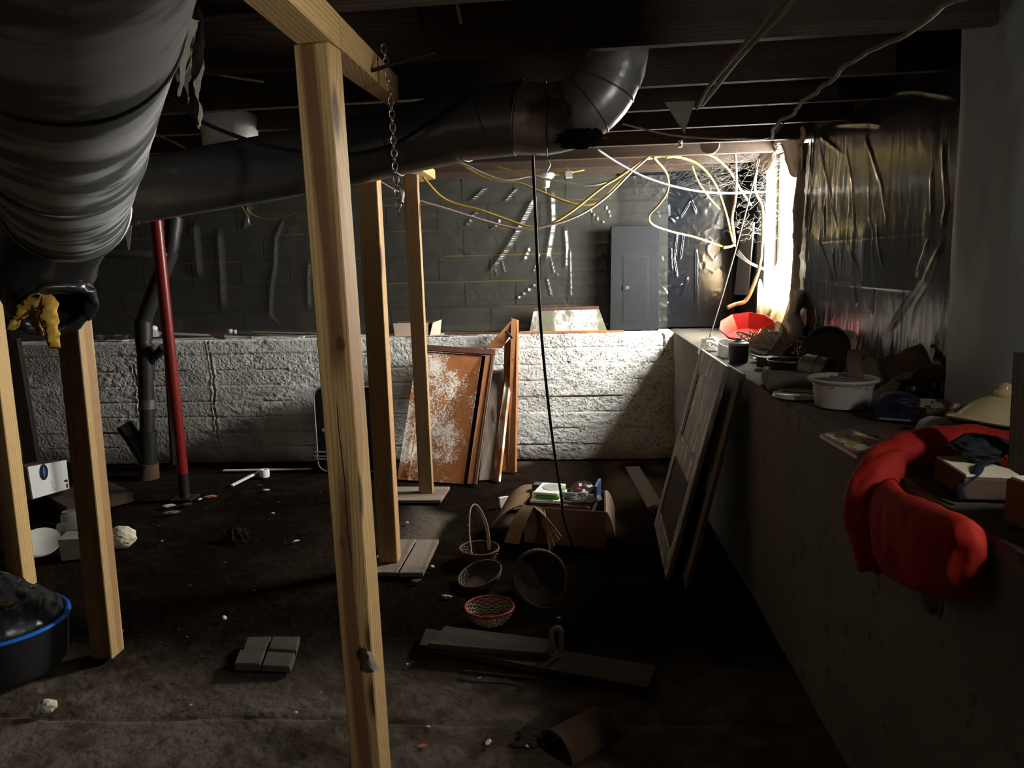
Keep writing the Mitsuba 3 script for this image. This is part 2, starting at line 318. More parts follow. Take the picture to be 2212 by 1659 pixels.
pr('paper', proc(lambda p, n, uv: mix((0.42, 0.38, 0.33), (0.28, 0.24, 0.20), fbm(p.x * 20, p.y * 20, p.z * 20, 3))), 0.9, 0.2)
pr('brown_paper', proc(lambda p, n, uv: mix((0.22, 0.16, 0.11), (0.13, 0.095, 0.065), fbm(p.x * 14, p.y * 14, p.z * 14, 3))), 0.85, 0.2)
pr('stone', proc(lambda p, n, uv: mix((0.14, 0.12, 0.10), (0.25, 0.23, 0.19), fbm(p.x * 22, p.y * 22, p.z * 22, 3))), 0.9, 0.2)
pr('pale_stone', proc(lambda p, n, uv: mix((0.66, 0.61, 0.46), (0.44, 0.38, 0.27), fbm(p.x * 16, p.y * 16, p.z * 16, 3))), 0.9, 0.2)
pr('terracotta', proc(lambda p, n, uv: mix((0.11, 0.06, 0.035), (0.05, 0.03, 0.02), fbm(p.x * 12, p.y * 12, p.z * 12, 3))), 0.85, 0.2)
pr('tile_stone', proc(lambda p, n, uv: mix((0.035, 0.03, 0.025), (0.10, 0.09, 0.075), fbm(p.x * 16, p.y * 16, p.z * 16, 4))), 0.95, 0.05)
pr('chip_brick', (0.42, 0.15, 0.08), 0.9, 0.2)
pr('chip_dark', (0.03, 0.024, 0.02), 0.9, 0.2)
pr('matt_black', (0.010, 0.009, 0.009), 0.95, 0.1)  # flat black for the duct lining, panel gap and elbow lump
def sheet_dark_fn(p, n, uv):
    return mix((0.009, 0.0095, 0.0105), (0.018, 0.019, 0.0205), fbm(p.y * 3, p.z * 3, 2.0, 3))
pr('dark_sheeting', proc(sheet_dark_fn), 0.18, 0.25)
pr('black_sheeting', (0.006, 0.008, 0.011), 0.16, 0.4)
pr('hazy_sheeting', (0.40, 0.47, 0.54), 0.5, 0.4)
scene['clear_sheeting'] = {'type': 'blendbsdf', 'weight': 0.36, 'a': {'type': 'thindielectric', 'int_ior': 1.5},
                           'b': {'type': 'twosided', 'bsdf': {'type': 'principled', 'base_color': {'type': 'rgb', 'value': [0.05, 0.05, 0.044]}, 'roughness': 0.34, 'specular': 1.0}}}
scene['clear_bag'] = {'type': 'blendbsdf', 'weight': 0.55, 'a': {'type': 'thindielectric', 'int_ior': 1.5},
                      'b': {'type': 'twosided', 'bsdf': {'type': 'principled', 'base_color': {'type': 'rgb', 'value': [0.62, 0.60, 0.56]}, 'roughness': 0.3, 'specular': 0.6}}}
scene['glass'] = {'type': 'blendbsdf', 'weight': 0.4, 'a': {'type': 'thindielectric', 'int_ior': 1.5},
                  'b': {'type': 'twosided', 'bsdf': {'type': 'principled', 'base_color': {'type': 'rgb', 'value': [0.22, 0.22, 0.19]}, 'roughness': 0.12, 'specular': 0.9}}}
scene['web'] = {'type': 'twosided', 'bsdf': {'type': 'diffuse', 'reflectance': {'type': 'rgb', 'value': [0.10, 0.095, 0.085]}}}
scene['amber_film'] = {'type': 'principledthin', 'base_color': {'type': 'rgb', 'value': [0.78, 0.55, 0.30]}, 'roughness': 0.6, 'diff_trans': 1.1}
scene['window_film'] = {'type': 'twosided', 'bsdf': {'type': 'diffuse', 'reflectance': {'type': 'rgb', 'value': [0.75, 0.74, 0.70]}}}

# ------------------------------------------------------------------ the setting
XR, XU, YB, YU, ZL, ZJ = 0.83, 1.40, 5.64, 5.98, 0.955, 2.13      # ledge face, upper right wall, back ledge face, upper back wall, ledge top, joist undersides
XL, YF, ZC = -4.6, -1.6, 2.33
def floor_pts(u, v):
    x, y = XL + u * (XR + 0.05 - XL), YF + v * (YB + 0.05 - YF)
    P = np.stack([x, y, 0 * x], -1)
    z = 0.012 * (meshkit.fbm(P * 1.3, 3, 3) - 0.5) + 0.006 * (meshkit.fbm(P * 9, 3, 5) - 0.5)
    jy = 2.30 + 0.012 * np.sin(x * 5)
    z = z - 0.012 * np.exp(-((y - jy) / 0.012) ** 2) - 0.008 * (y > jy)
    return np.stack([x, y, z - 0.006], -1)
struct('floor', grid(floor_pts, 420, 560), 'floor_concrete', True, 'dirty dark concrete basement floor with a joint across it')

cracks = [[(447, 735), (459, 800), (462, 870), (468, 930), (480, 1000)], [(285, 790), (300, 850), (303, 900)], [(1432, 722), (1434, 790)]]
cracks = [[at(*q, Y=YB)[[0, 2]] for q in c] for c in cracks]
def back_low(u, v):
    x = XL + u * (XR - XL); s = v * (ZL + (YU - YB) + 0.1)
    z = np.minimum(s, ZL); y = YB + np.maximum(s - ZL, 0)
    P = np.stack([x, y, z], -1); k = np.floor(z * 8.2); fr = z * 8.2 - k
    d = 0.006 * (meshkit.noise(np.stack([x * 0.4, k, 0 * x], -1), 4) - 0.5) + 0.010 * (meshkit.fbm(P * V(4, 4, 7), 4, 8) - 0.5) + 0.012 * (meshkit.fbm(P * V(26, 26, 34), 3, 9) - 0.5) * smoothnp(0.45, 0.6, meshkit.fbm(P * 3, 2, 31))
    d = d - 0.006 * np.exp(-(np.minimum(fr, 1 - fr) / 0.05) ** 2) * smoothnp(0.4, 0.6, meshkit.noise(np.stack([x * 5, k, 0 * x], -1), 6))
    Q = np.stack([x, z], -1) + 0.035 * (np.stack([meshkit.fbm(P * 22, 3, 51), meshkit.fbm(P * 22, 3, 52)], -1) - 0.5)
    for c in cracks:
        dm = np.min([segdist(Q, c[i], c[i + 1])[0] for i in range(len(c) - 1)], 0)
        d = d - 0.011 * np.exp(-(dm / 0.004) ** 2) + 0.003 * np.exp(-((dm - 0.012) / 0.008) ** 2)
    top = s > ZL
    return np.stack([x, y - np.where(top, 0, d), z + np.where(top, d, 0)], -1)
def smoothnp(a, b, x): t = np.clip((x - a) / (b - a), 0, 1); return t * t * (3 - 2 * t)
struct('wall_back', grid(back_low, 640, 190), 'white_concrete', True, 'board-formed concrete ledge wall with peeling white paint')
# blocks of the upper back wall, each one a part, behind the clear sheeting
bk = box((0, 0, 0), (0.388, 0.08, 0.188), bev=0.006); bply = mikit.ply(geo(bk), 'block')
part('wall_back', 'mortar', slab((XL, YU + 0.02, ZL - 0.02), (XU + .3, YU + 0.02, ZL - 0.02), (XU + .3, YU + 0.02, ZC), (XL, YU + 0.02, ZC), -0.05), 'mortar')
for r in range(6):
    for c in range(15):
        x = -4.35 + 0.2 * (r % 2) + c * 0.4
        k = numbered('wall_back__block')
        scene[k] = {**bply, 'to_world': T().translate([x, YU + 0.045 + 0.004 * rng.random(), ZL + 0.1 + r * 0.2]).rotate([0, 0, 1], float(rng.normal() * 0.4))}
pit = at(2012, 1290, X=XR); pit2 = at(2040, 1320, X=XR)
def right_low(u, v):
    y = YF + u * (YB + 0.35 - YF); s = v * (ZL + XU - XR + 0.1)
    z = np.minimum(s, ZL); x = XR + np.maximum(s - ZL, 0)
    P = np.stack([x, y, z], -1)
    d = 0.016 * (meshkit.fbm(P * 2.2, 4, 18) - 0.5) + 0.008 * (meshkit.fbm(P * 20, 3, 19) - 0.5)
    w = np.hypot((y - pit[1]) / 0.05, (z - pit[2]) / 0.035) + 0.9 * (meshkit.fbm(P * 30, 3, 20) - 0.5)
    d = d - 0.022 * smoothnp(1.0, 0.8, w)
    top = s > ZL; near = np.exp(-((s - ZL) / 0.03) ** 2)
    d = d - near * 0.012 * meshkit.fbm(P * 14, 3, 21)
    return np.stack([x - np.where(top, 0, d), y, z + np.where(top, d, np.minimum(0, near * d))], -1)
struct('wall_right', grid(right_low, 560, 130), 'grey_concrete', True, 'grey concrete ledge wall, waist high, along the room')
# upper wall with two window openings: far one in view, near one beside the camera
W1 = dict(y0=4.52, y1=5.42, z0=1.22, z1=2.17); W2 = dict(y0=0.69, y1=0.93, z0=1.44, z1=2.0)
def wall_seg(y0, y1, z0, z1): return geo(box((XU + 0.10, (y0 + y1) / 2, (z0 + z1) / 2), (0.18, y1 - y0, z1 - z0), bev=0.001))
segs = [wall_seg(YF, W2['y0'], ZL - .03, ZC), wall_seg(W2['y1'], W1['y0'], ZL - .03, ZC), wall_seg(W1['y1'], YU + .1, ZL - .03, ZC)]
for w in (W1, W2): segs += [wall_seg(w['y0'], w['y1'], ZL - .03, w['z0']), wall_seg(w['y0'], w['y1'], w['z1'], ZC)]
part('wall_right', 'upper_wall', cat(*segs), 'block', label='block wall above the ledge')
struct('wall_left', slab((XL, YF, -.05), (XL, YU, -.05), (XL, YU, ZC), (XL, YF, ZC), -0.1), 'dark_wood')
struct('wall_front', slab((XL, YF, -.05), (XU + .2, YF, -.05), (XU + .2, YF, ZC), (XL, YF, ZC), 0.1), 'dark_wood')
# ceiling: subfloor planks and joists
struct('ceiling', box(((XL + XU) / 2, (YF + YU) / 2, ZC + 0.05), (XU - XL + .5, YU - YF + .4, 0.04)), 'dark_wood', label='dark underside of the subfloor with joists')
x = XL; i = 0
while x < XU + 0.2:
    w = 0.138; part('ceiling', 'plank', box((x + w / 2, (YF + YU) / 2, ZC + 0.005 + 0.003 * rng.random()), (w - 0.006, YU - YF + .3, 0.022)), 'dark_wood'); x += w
jy = [2.42, 2.98, 3.45, 3.95, 4.47, 4.98, 5.45, 5.86, 1.9, 1.42, 0.95, 0.45, -0.1, -0.6, -1.1]
for k, y in enumerate(jy):
    sl = -0.02 if y > 4 else -0.07
    a, b = V(XL, y - sl * (0.4 - XL), (ZJ + ZC) / 2), V(XU + .1, y + sl * (XU - 0.3), (ZJ + ZC) / 2)
    o = a - V(0, 0, (ZC - ZJ) / 2); h = V(0, 0, ZC - ZJ - 0.005)
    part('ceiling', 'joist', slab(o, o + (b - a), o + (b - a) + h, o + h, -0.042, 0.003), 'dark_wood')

def window(name, w, L, label, dx=.15, bulge=0.0):
    yc, zc, dy, dz = (w['y0'] + w['y1']) / 2, (w['z0'] + w['z1']) / 2, w['y1'] - w['y0'], w['z1'] - w['z0']
    fr = []
    for z in (w['z0'] + 0.03, w['z1'] - 0.03): fr.append(geo(box((XU + dx - 0.02, yc, z), (0.07, dy - 0.004, 0.055))))
    for y in (w['y0'] + 0.03, w['y1'] - 0.03): fr.append(geo(box((XU + dx - 0.02, y, zc), (0.07, 0.055, dz - 0.12))))
    struct(name, cat(*fr), 'window_film', label=label)
    a, b, c, d = V(XU + dx, w['y0'] + .05, w['z0'] + .05), V(XU + dx, w['y0'] + .05, w['z1'] - .05), V(XU + dx, w['y1'] - .05, w['z1'] - .05), V(XU + dx, w['y1'] - .05, w['z0'] + .05)
    v, f = grid(lambda p_, q_: a + (d - a) * p_[..., None] + (b - a) * q_[..., None] - V(1, 0, 0) * (bulge * np.sin(PI * p_) * np.sin(PI * q_) ** .5)[..., None], 14, 14)
    nn = np.cross(v[f[0, 1]] - v[f[0, 0]], v[f[0, 2]] - v[f[0, 0]])
    if nn[0] > 0: f = f[:, ::-1]
    scene[name + '__pane'] = {**mikit.ply((v, f), 'window_film'), 'emitter': {'type': 'area', 'radiance': {'type': 'rgb', 'value': L}}}
    labels[name + '__pane'] = {'label': 'milky pane bright with daylight'}
window('window_1', W1, [DAY_FAR * k for k in (1.0, 0.985, 0.92)], 'small basement window full of white daylight above the ledge')
window('window_2', W2, [DAY_NEAR * k for k in (1.0, 0.97, 0.90)], 'second basement window of the same wall', .03, .07)

# ------------------------------------------------------------------ plastic sheeting on the upper walls
def creased(P2, lines, amp=1.0):
    """Ridges along polylines of (points in wall coordinates, width, height)."""
    d = np.zeros(P2.shape[:-1])
    for pts, w, h in lines:
        n = len(pts) - 1; L = 0
        dm = np.full(d.shape, 9.0); tt = np.zeros(d.shape)
        for i in range(n):
            q, t = segdist(P2, pts[i], pts[i + 1]); m = q < dm
            dm = np.where(m, q, dm); tt = np.where(m, (i + t) / n, tt)
        e = np.clip(np.minimum(tt, 1 - tt) * 6 + 0.15, 0, 1)
        k_ = h * e * np.clip(1 - dm / (1.6 * w), 0, 1) ** 1.5; d = np.where(np.abs(k_) > np.abs(d), k_, d)
    return d * amp
def stepped(x, z, lines):
    """As creased, but each crease is broken into short upright facets, as crinkled film is."""
    d = np.zeros(x.shape)
    for i, (pts, w, h) in enumerate(lines):
        p = np.array(sorted(map(tuple, pts), key=lambda q: q[1])); zr = p[-1, 1] - p[0, 1]
        if zr < 0.6 * abs(p[-1, 0] - p[0, 0]): d = np.maximum(d, creased(np.stack([x, z], -1), [(pts, w, h)])); continue
        st = .013 if w > .019 else .03; zq = (np.floor(z / st + i * .37) - i * .37 + .5) * st
        dm = np.abs(x - np.interp(zq, p[:, 1], p[:, 0])); t = np.clip((z - p[0, 1]) / zr, -1, 2); e = np.clip(np.minimum(t, 1 - t) * 8 + .1, 0, 1)
        d = np.maximum(d, h * e * np.clip(1 - dm / (1.6 * w), 0, 1) ** 1.3)
    return d
def on_right(c, w=0.014, h=0.012): return [at(*q, X=XU)[[1, 2]] for q in c], w, (.30 * w if h > 0 else -.2 * w)
def on_back(c, w=0.018, h=0.014): return [at(*q, Y=YU - .05)[[0, 2]] for q in c], w, .9 * w
RC = [on_right(c, *k) for c, *k in [
    ([(1783, 310), (1798, 384), (1821, 494)],), ([(1840, 320), (1855, 391), (1862, 509)],), ([(1884, 300), (1919, 394), (1933, 475)], 0.016, 0.018), ([(1892, 394), (1894, 469), (1902, 492)], .01, .01),
    ([(1911, 475), (1914, 523), (1924, 573)], .012, .014), ([(2032, 367), (2032, 469)],), ([(2054, 300), (2063, 445), (2054, 489)], 0.016, 0.016), ([(2026, 513), (1994, 597)],),
    ([(2054, 523), (2017, 604), (1980, 654), (1936, 715)], 0.02, 0.022), ([(1781, 516), (1815, 610)],), ([(1774, 435), (1767, 462), (1761, 516)],), ([(1793, 435), (1794, 516)],),
    ([(1845, 529), (1875, 594)],), ([(1767, 523), (1862, 516), (2037, 499)], .007, -.006), ([(1767, 607), (1869, 617), (1987, 627)], .007, .006), ([(1807, 268), (1885, 265), (1918, 268)], .014, .014),
    ([(1936, 199), (1997, 193), (2084, 208)], .014, .012), ([(1786, 295), (1831, 331)],), ([(1762, 340), (1766, 430)],), ([(1812, 540), (1818, 600)],), ([(1860, 620), (1866, 660)],), ([(1905, 625), (1900, 680)],),
    ([(1750, 700), (1800, 715), (1870, 730)],), ([(1770, 640), (1790, 700)],)]]
def right_sheet(u, v):
    y = 4.47 - u * (4.47 - 2.45); z = ZL + 0.01 + v * (2.14 - ZL)
    P = np.stack([y, z], -1); Q = np.stack([y * 7, z * 1.6, 0 * y], -1)
    rd = 1 - np.abs(2 * meshkit.fbm(Q + 0.6 * meshkit.fbm(Q * 2, 2, 4)[..., None], 3, 61) - 1)
    d = 0.02 + creased(P, RC) + (0.0008 + 0.004 * smoothnp(.45, .1, u)) * rd ** 5 + 0.05 * np.exp(-((z - ZL) / 0.12) ** 2) * meshkit.fbm(Q * 1.5, 3, 62) + 0.012 * meshkit.fbm(np.stack([y * 2, z * 2, 0 * y], -1), 2, 63) + 0.007 * meshkit.fbm(np.stack([y * 10 + 2.5 * meshkit.fbm(np.stack([y * 3, z * 2.5, 0 * y], -1), 2, 66), z * 1.3, 0 * y], -1), 4, 65)
    e = meshkit.fbm(np.stack([z * 9, 0 * y, 0 * y + 2], -1), 3, 64) * 0.05 * np.exp(-(u / 0.03) ** 2)
    return np.stack([XU - d, y + e, z], -1)
single('dark_plastic_sheet', 'dark wrinkled plastic sheet hanging on the wall between the bright window and the hazy sheet', 'plastic sheet', grid(right_sheet, 420, 270), 'dark_sheeting', True)
def near_sheet(u, v):
    y = 2.66 - u * 1.0; z = ZL + 0.01 + v * (ZC - ZL - .02)
    b = 0.13 * smoothnp(1.85, 2.36, y) * smoothnp(2.80, 2.50, y)
    Q = np.stack([y * 3, z * 1.2, 0 * y], -1)
    d = 0.012 + b * (0.75 + 0.5 * meshkit.fbm(Q, 2, 71)) + 0.02 * meshkit.fbm(Q * 2, 3, 72) * smoothnp(1.3, 2.2, y)
    return np.stack([XU - d, y, z], -1)
single('hazy_plastic_sheet', 'hazy blue-grey plastic sheet bulging from the wall above the cream lid', 'plastic sheet', grid(near_sheet, 160, 120), 'hazy_sheeting', True)
BC = [on_back(c, *k) for c, *k in [
    ([(1047, 405), (1015, 435)], .025, .026), ([(1114, 406), (1088, 437)], .02, .016), ([(1155, 420), (1119, 490), (1097, 529), (1051, 594)], .03, .03), ([(1189, 408), (1191, 485), (1177, 570)], .025, .012), ([(1218, 488), (1222, 541), (1220, 584)],),
    ([(1027, 456), (1005, 490)],), ([(1085, 466), (1063, 495)],), ([(1142, 533), (1128, 567)],), ([(1230, 536), (1232, 644)], .01, .012), ([(1271, 449), (1285, 470), (1307, 485)], .01, .01), ([(1300, 443), (1312, 452), (1317, 471)], .01, .01),
    ([(1278, 545), (1302, 545), (1312, 594)], .01, .01), ([(613, 469), (595, 515), (593, 573), (586, 621), (583, 676), (602, 705)], .02, .02), ([(540, 443), (528, 496)], .02, .015), ([(667, 563), (665, 604), (667, 669)],), ([(472, 493), (482, 669)], .03, .015),
    ([(1165, 545), (1150, 590)], .01, .01), ([(1185, 545), (1196, 590), (1210, 600)], .01, .012), ([(1060, 560), (1075, 600)], .01, .01), ([(1080, 550), (1090, 590)], .01, .01), ([(1180, 600), (1190, 640)], .012, .012), ([(1110, 650), (1160, 610)],), ([(420, 480), (430, 600)], .03, .012), ([(800, 480), (790, 640)], .02, .012)]]
def back_sheet(u, v):
    x = -4.4 + u * 5.22; z = ZL + 0.012 + v * (2.10 - ZL)
    P = np.stack([x, z], -1); Q = np.stack([x * 3, z * 2, 0 * x], -1)
    cr = smoothnp(0.5, 0.65, meshkit.fbm(np.stack([x * 2.4, z * 2.4, 0 * x + 5], -1), 2, 83)) * smoothnp(-1.2, -0.6, x)
    rd = 1 - np.abs(2 * meshkit.fbm(np.stack([x * 16 + z * 6, z * 12, 0 * x], -1), 3, 84) - 1)
    d = stepped(x, z, BC) + 0.012 * meshkit.fbm(Q, 3, 81) + 0.004 * cr * rd ** 4 + 0.003 * np.sin(z * 31.4 + 1) ** 8
    return np.stack([x, YU - 0.05 - d, z], -1)
single('clear_plastic_sheet', 'clear plastic sheet stapled over the block wall behind the posts', 'plastic sheet', grid(back_sheet, 760, 290), 'clear_sheeting', True)
KC = [on_back(c, .009, .010) for c in [[(1420, 457), (1443, 442), (1444, 469), (1458, 481)], [(1456, 445), (1471, 466), (1491, 433), (1503, 460)], [(1428, 553), (1431, 565)], [(1449, 535), (1452, 586)], [(1428, 616), (1443, 638), (1461, 619), (1476, 613)],
      [(1368, 420), (1383, 412), (1398, 420)], [(1462, 500), (1455, 560), (1462, 600)], [(1475, 505), (1468, 560)], [(1503, 540), (1503, 660)], [(1335, 430), (1350, 460)], [(1440, 650), (1445, 690)], [(1485, 600), (1470, 640)], [(1410, 440), (1425, 470)], [(1437, 470), (1465, 470)]]]
def black_sheet(u, v):
    s = u * 1.42; z = ZL + 0.012 + v * (2.12 - ZL); L = 1.36 - 0.5
    x = np.minimum(0.5 + s, 1.36); y = YU - 0.035 - np.maximum(s - L, 0)
    P = np.stack([x, z], -1)
    rd = 1 - np.abs(2 * meshkit.fbm(np.stack([s * 12, z * 9, 0 * x], -1), 3, 91) - 1)
    d = creased(P, KC) * (s < L) + 0.0012 * rd ** 5 * smoothnp(0.9, 0.6, s) + 0.01
    cor = smoothnp(0.06, 0.0, np.abs(s - L))
    return np.stack([x - np.where(s >= L, d, 0.03 * cor), y - np.where(s < L, d, 0) - 0.02 * cor, z], -1)
single('black_plastic_sheet', 'black crumpled plastic sheet covering the far corner beside the grey panel box', 'plastic sheet', grid(black_sheet, 260, 200), 'black_sheeting', True)

# ------------------------------------------------------------------ posts and plates of new lumber
def post(label, a, b, w, t, mat, rz=0.0, name='lumber_post'):
    return single(name, label, 'post', board(a, b, w, t, (math.cos(rz), math.sin(rz), 0), 0.003), mat)
post('large pale lumber post nearest the camera, cracked and knotted, under the doubled beam', (-0.572, 1.98, 0.0), (-0.596, 1.975, 2.04), 0.089, 0.089, 'main_post_wood', -0.10)
post('lumber post with a dark front face, standing on two short planks', (-0.885, 3.62, 0.022), (-0.888, 3.62, 2.04), 0.095, 0.089, 'pine')
post('grey-brown lumber post with wavy grain in front of the rusty panel', (-0.895, 4.755, 0.022), (-0.905, 4.755, 2.04), 0.089, 0.060, 'old_pine')
post('lumber post rising beside the black tub with the blue band', (-1.822, 2.71, 0.0), (-1.79, 2.71, 2.10), 0.085, 0.089, 'pine')
post('lumber post farthest from the window, in front of the white dial box', (-2.640, 3.345, 0.0), (-2.62, 3.345, 2.10), 0.085, 0.089, 'pine')
single('lumber_beam', 'near piece of the lumber beam, cut at a slant over the largest post', 'beam', slab((-0.645, 0.9, 2.043), (-0.55, 0.9, 2.043), (-0.545, 2.005, 2.043), (-0.640, 1.985, 2.043), 0.085, 0.003, 1), 'pine')
single('lumber_beam', 'far piece of the lumber beam, ending in mid-air above the duct', 'beam', slab((-0.640, 1.995, 2.046), (-0.545, 2.012, 2.046), (-0.535, 2.665, 2.046), (-0.588, 2.755, 2.046), 0.082, 0.003, 1), 'pine')
single('lumber_beam', 'short lumber plate on top of the grey-brown post behind the duct', 'beam', slab((-1.02, 3.45, 2.043), (-0.80, 3.45, 2.043), (-0.80, 5.05, 2.043), (-0.97, 5.25, 2.043), 0.06, 0.003, 1), 'pine')
p = at(870, 1170, Z=.0), at(945, 1170, Z=0)
single('short_plank', 'grey plank under the dark-faced post, partly hidden by it', 'plank', slab(at(790, 1245, Z=.002), at(858, 1245, Z=.002), at(900, 1172, Z=.002), at(838, 1172, Z=.002), 0.02, .003, 1), 'grey_wood')
single('short_plank', 'worn grey plank beside the dark-faced post, with a bright end', 'plank', slab(at(862, 1247, Z=.002), at(914, 1247, Z=.002), at(948, 1174, Z=.002), at(903, 1174, Z=.002), 0.024, .003, 1), 'grey_wood')
single('base_plank', 'flat grey plank under the grey-brown post', 'plank', slab(at(850, 1087, Z=.002), at(952, 1087, Z=.002), at(972, 1057, Z=.002), at(850, 1057, Z=.002), 0.02), 'grey_wood')

# ------------------------------------------------------------------ the ducts
def ring_seam(p0, p1, r, t=0.004): return tube(*_ring(p0, unit(np.asarray(p1) - np.asarray(p0)), r), n=6, caps=False) if False else torus(p0, np.asarray(p1) - np.asarray(p0), r, t)
def torus(c, ax, R, r, n=48, k=6, sx=1.0):
    F = frame(ax); a = np.arange(n) * 2 * PI / n; b = np.arange(k) * 2 * PI / k
    A, B = np.meshgrid(a, b, indexing='ij')
    v = np.stack([(R + r * np.cos(B)) * np.cos(A) * sx, (R + r * np.cos(B)) * np.sin(A), r * np.sin(B)], -1).reshape(-1, 3) @ F.T + V(*c)
    i = np.arange(n)[:, None] * k; j = np.arange(k)[None, :]; i2 = ((np.arange(n) + 1) % n)[:, None] * k; j2 = (j + 1) % k
    f = np.stack([i + j, i2 + j, i2 + j2, i + j2], -1).reshape(-1, 4)
    return v, np.vstack([f[:, [0, 1, 2]], f[:, [0, 2, 3]]])
D = thing('round_duct', 'long dark sheet-metal duct crossing the room and turning up into the joists', 'duct')
da = [at(230, 425, Y=3.12), at(640, 352, Y=3.06), at(853, 307, Y=3.0), at(1003, 272, Y=2.92)]
part(D, 'straight_pipe', tube(spline(da, per=6), np.linspace(0.128, 0.124, 19), 40), 'sheet_tin', 40)
e0, e1 = at(990, 273, Y=2.92), at(1135, 254, Y=2.82)
part(D, 'gored_elbow', tube([e0, e0 * .55 + e1 * .45, e1], 0.1255, 40), 'sheet_tin', 40)
eb = [at(1125, 255, Y=2.82), at(1185, 258, Y=2.80), at(1250, 240, Y=2.79), at(1300, 200, Y=2.78), at(1325, 150, Y=2.78)]
part(D, 'rising_elbow', tube(spline(eb, per=5), np.linspace(0.126, 0.104, 21), 40), 'galvanised', 40)
part(D, 'taped_collar', crumple(tube(spline([at(1318, 175, Y=2.78), at(1332, 120, Y=2.78), V(at(1335, 90, Y=2.78)[0], 2.78, 2.33)], per=7), 0.107, 40), 0.006, 24, 3), 'galvanised', 30, label='silver taped collar')
for (px, py, Y, ax, r) in [(853, 307, 3.0, da[2] - da[1], .126), (1003, 272, 2.92, e1 - e0, .127), (1062, 262, 2.87, e1 - e0 + V(.06, .0, .10), .129), (1122, 255, 2.825, V(1, -.1, -.16), .128), (1180, 256, 2.80, V(1, 0, 0.0), .126), (1222, 250, 2.795, V(1, 0, .35), .121), (1268, 228, 2.79, V(1, 0, .8), .116), (1306, 190, 2.78, V(.5, 0, 1), .110)]:
    part(D, 'seam', torus(at(px, py, Y=Y), ax, r, 0.0035), 'sheet_tin', True)
part(D, 'black_lump', blob(at(1250, 298, Y=2.74), (0.085, 0.06, 0.035), 4, .35, 5, 4), 'matt_black', True, label='black lump under the elbow')  # black lump set below the elbow
# trunk duct near the camera
ta, tb = TA, TB
R0 = thing('trunk_duct', 'huge dusty grey duct slanting down from the ceiling close to the camera', 'duct')
tp = np.array([ta + (tb - ta) * t for t in np.linspace(0, 1, 40)])
m = tube(tp, 0.152, 64); m = (m[0] + 0.004 * (meshkit.fbm(m[0] * 14, 3, 5)[:, None] - .5) * V(1, 1, 1), m[1])
part(R0, 'pipe', m, 'dusty_tin', 40)
tax = unit(tb - ta)
part(R0, 'end_collar', tube([tb - tax * .01, tb + tax * .05, tb + tax * .10], [0.156, 0.157, 0.15], 64), 'sheet_tin', 40)
part(R0, 'rim', torus(tb - tax * .005, tax, 0.157, 0.004), 'chrome', True)
part(R0, 'rim', torus(tb + tax * .10, tax, 0.151, 0.003), 'chrome', True)
for t in (0.28, 0.62): part(R0, 'seam', torus(ta + (tb - ta) * t, tax, 0.153, 0.003), 'dusty_tin', True)
# insulated flexible end below it
fa = [tb + tax * .02, at(95, 590, Y=2.12), at(110, 640, Y=2.1), at(122, 668, Y=2.08)]
X0 = thing('insulated_duct_end', 'black foil-wrapped duct end hanging below the trunk duct, open and torn', 'duct')
part(X0, 'wrap', crumple(tube(spline(fa, per=8), np.linspace(0.135, 0.105, 25), 40, caps=False), 0.014, 14, 6), 'foil_black', True)
part(X0, 'wrap_lining', crumple(tube(spline(fa, per=8), np.linspace(0.120, 0.096, 25), 32, caps=False), 0.01, 14, 7), 'matt_black', True)
tip = at(122, 668, Y=2.08)
part(X0, 'torn_lip', crumple(torus(at(122, 668, Y=2.08), fa[-1] - fa[-2], 0.098, 0.014, 40, 8), 0.02, 26, 8), 'foil_black', True)
fib = tube(spline([at(25, 708, Y=2.0), at(45, 672, Y=1.99), at(85, 652, Y=1.98), at(105, 662, Y=1.97), at(108, 700, Y=1.97), at(120, 752, Y=1.97)], per=8), [0.012] * 6 + [0.02] * 20 + [0.018] * 9 + [0.017] * 6, 14)
part(X0, 'fibreglass', crumple(fib, 0.016, 42, 9), 'fibreglass', True, label='yellow fibreglass hanging out of the end')
part(X0, 'fibreglass', crumple(tube(spline([at(95, 665, Y=2.02), at(80, 690, Y=2.0), at(84, 722, Y=2.0)], per=6), 0.011, 10), .014, 45, 2), 'fibreglass', True)
# flex bucket of the white ceiling fixture
W = thing('ceiling_boot', 'white plastic-wrapped round fixture between the joists behind the dark duct', 'duct fitting')
wc = at(497, 300, Y=3.55)
part(W, 'drum', crumple(lathe([(0, .10), (.118, .10), (.128, .085), (.122, -.05), (.116, -.09), (0, -.09)], wc + V(0, 0, .01)), .008, 16, 3), 'white_plastic', 35)
part(W, 'stub', lathe([(.05, .0), (.05, .09)], wc + V(0, 0, .10)), 'grey_plastic', 35)

# ------------------------------------------------------------------ pipes and the red jack post
JP = thing('jack_post', 'leaning red steel pole standing under the dark duct', 'pole')
r0, r1 = at(400, 1078, Z=0), at(338, 480, Y=4.62)
part(JP, 'tube', tube([r0 + (r1 - r0) * t for t in np.linspace(0.10, 1.18, 12)], 0.036, 24), 'red_paint', 40)
part(JP, 'foot', tube([r0, r0 + (r1 - r0) * .1], [0.034, 0.034], 20), 'abs_black', 40)
part(JP, 'base_plate', box((r0[0], r0[1], .008), (.14, .14, .016)), 'abs_black')
DP = thing('drain_pipe', 'black plastic drain stack with branch fittings rising along the whitewashed wall', 'drain pipe')
yd = 5.25
def dp(px, py, y=yd): return at(px, py, Y=y)
part(DP, 'stack', tube([dp(320, 1042), dp(318, 900), dp(312, 740)], 0.052, 24), 'abs_black', 40)
part(DP, 'stack', tube(spline([dp(312, 760), dp(309, 705), dp(330, 640), dp(368, 540), dp(374, 470), dp(378, 400)], per=6), 0.053, 24), 'abs_black', 40)
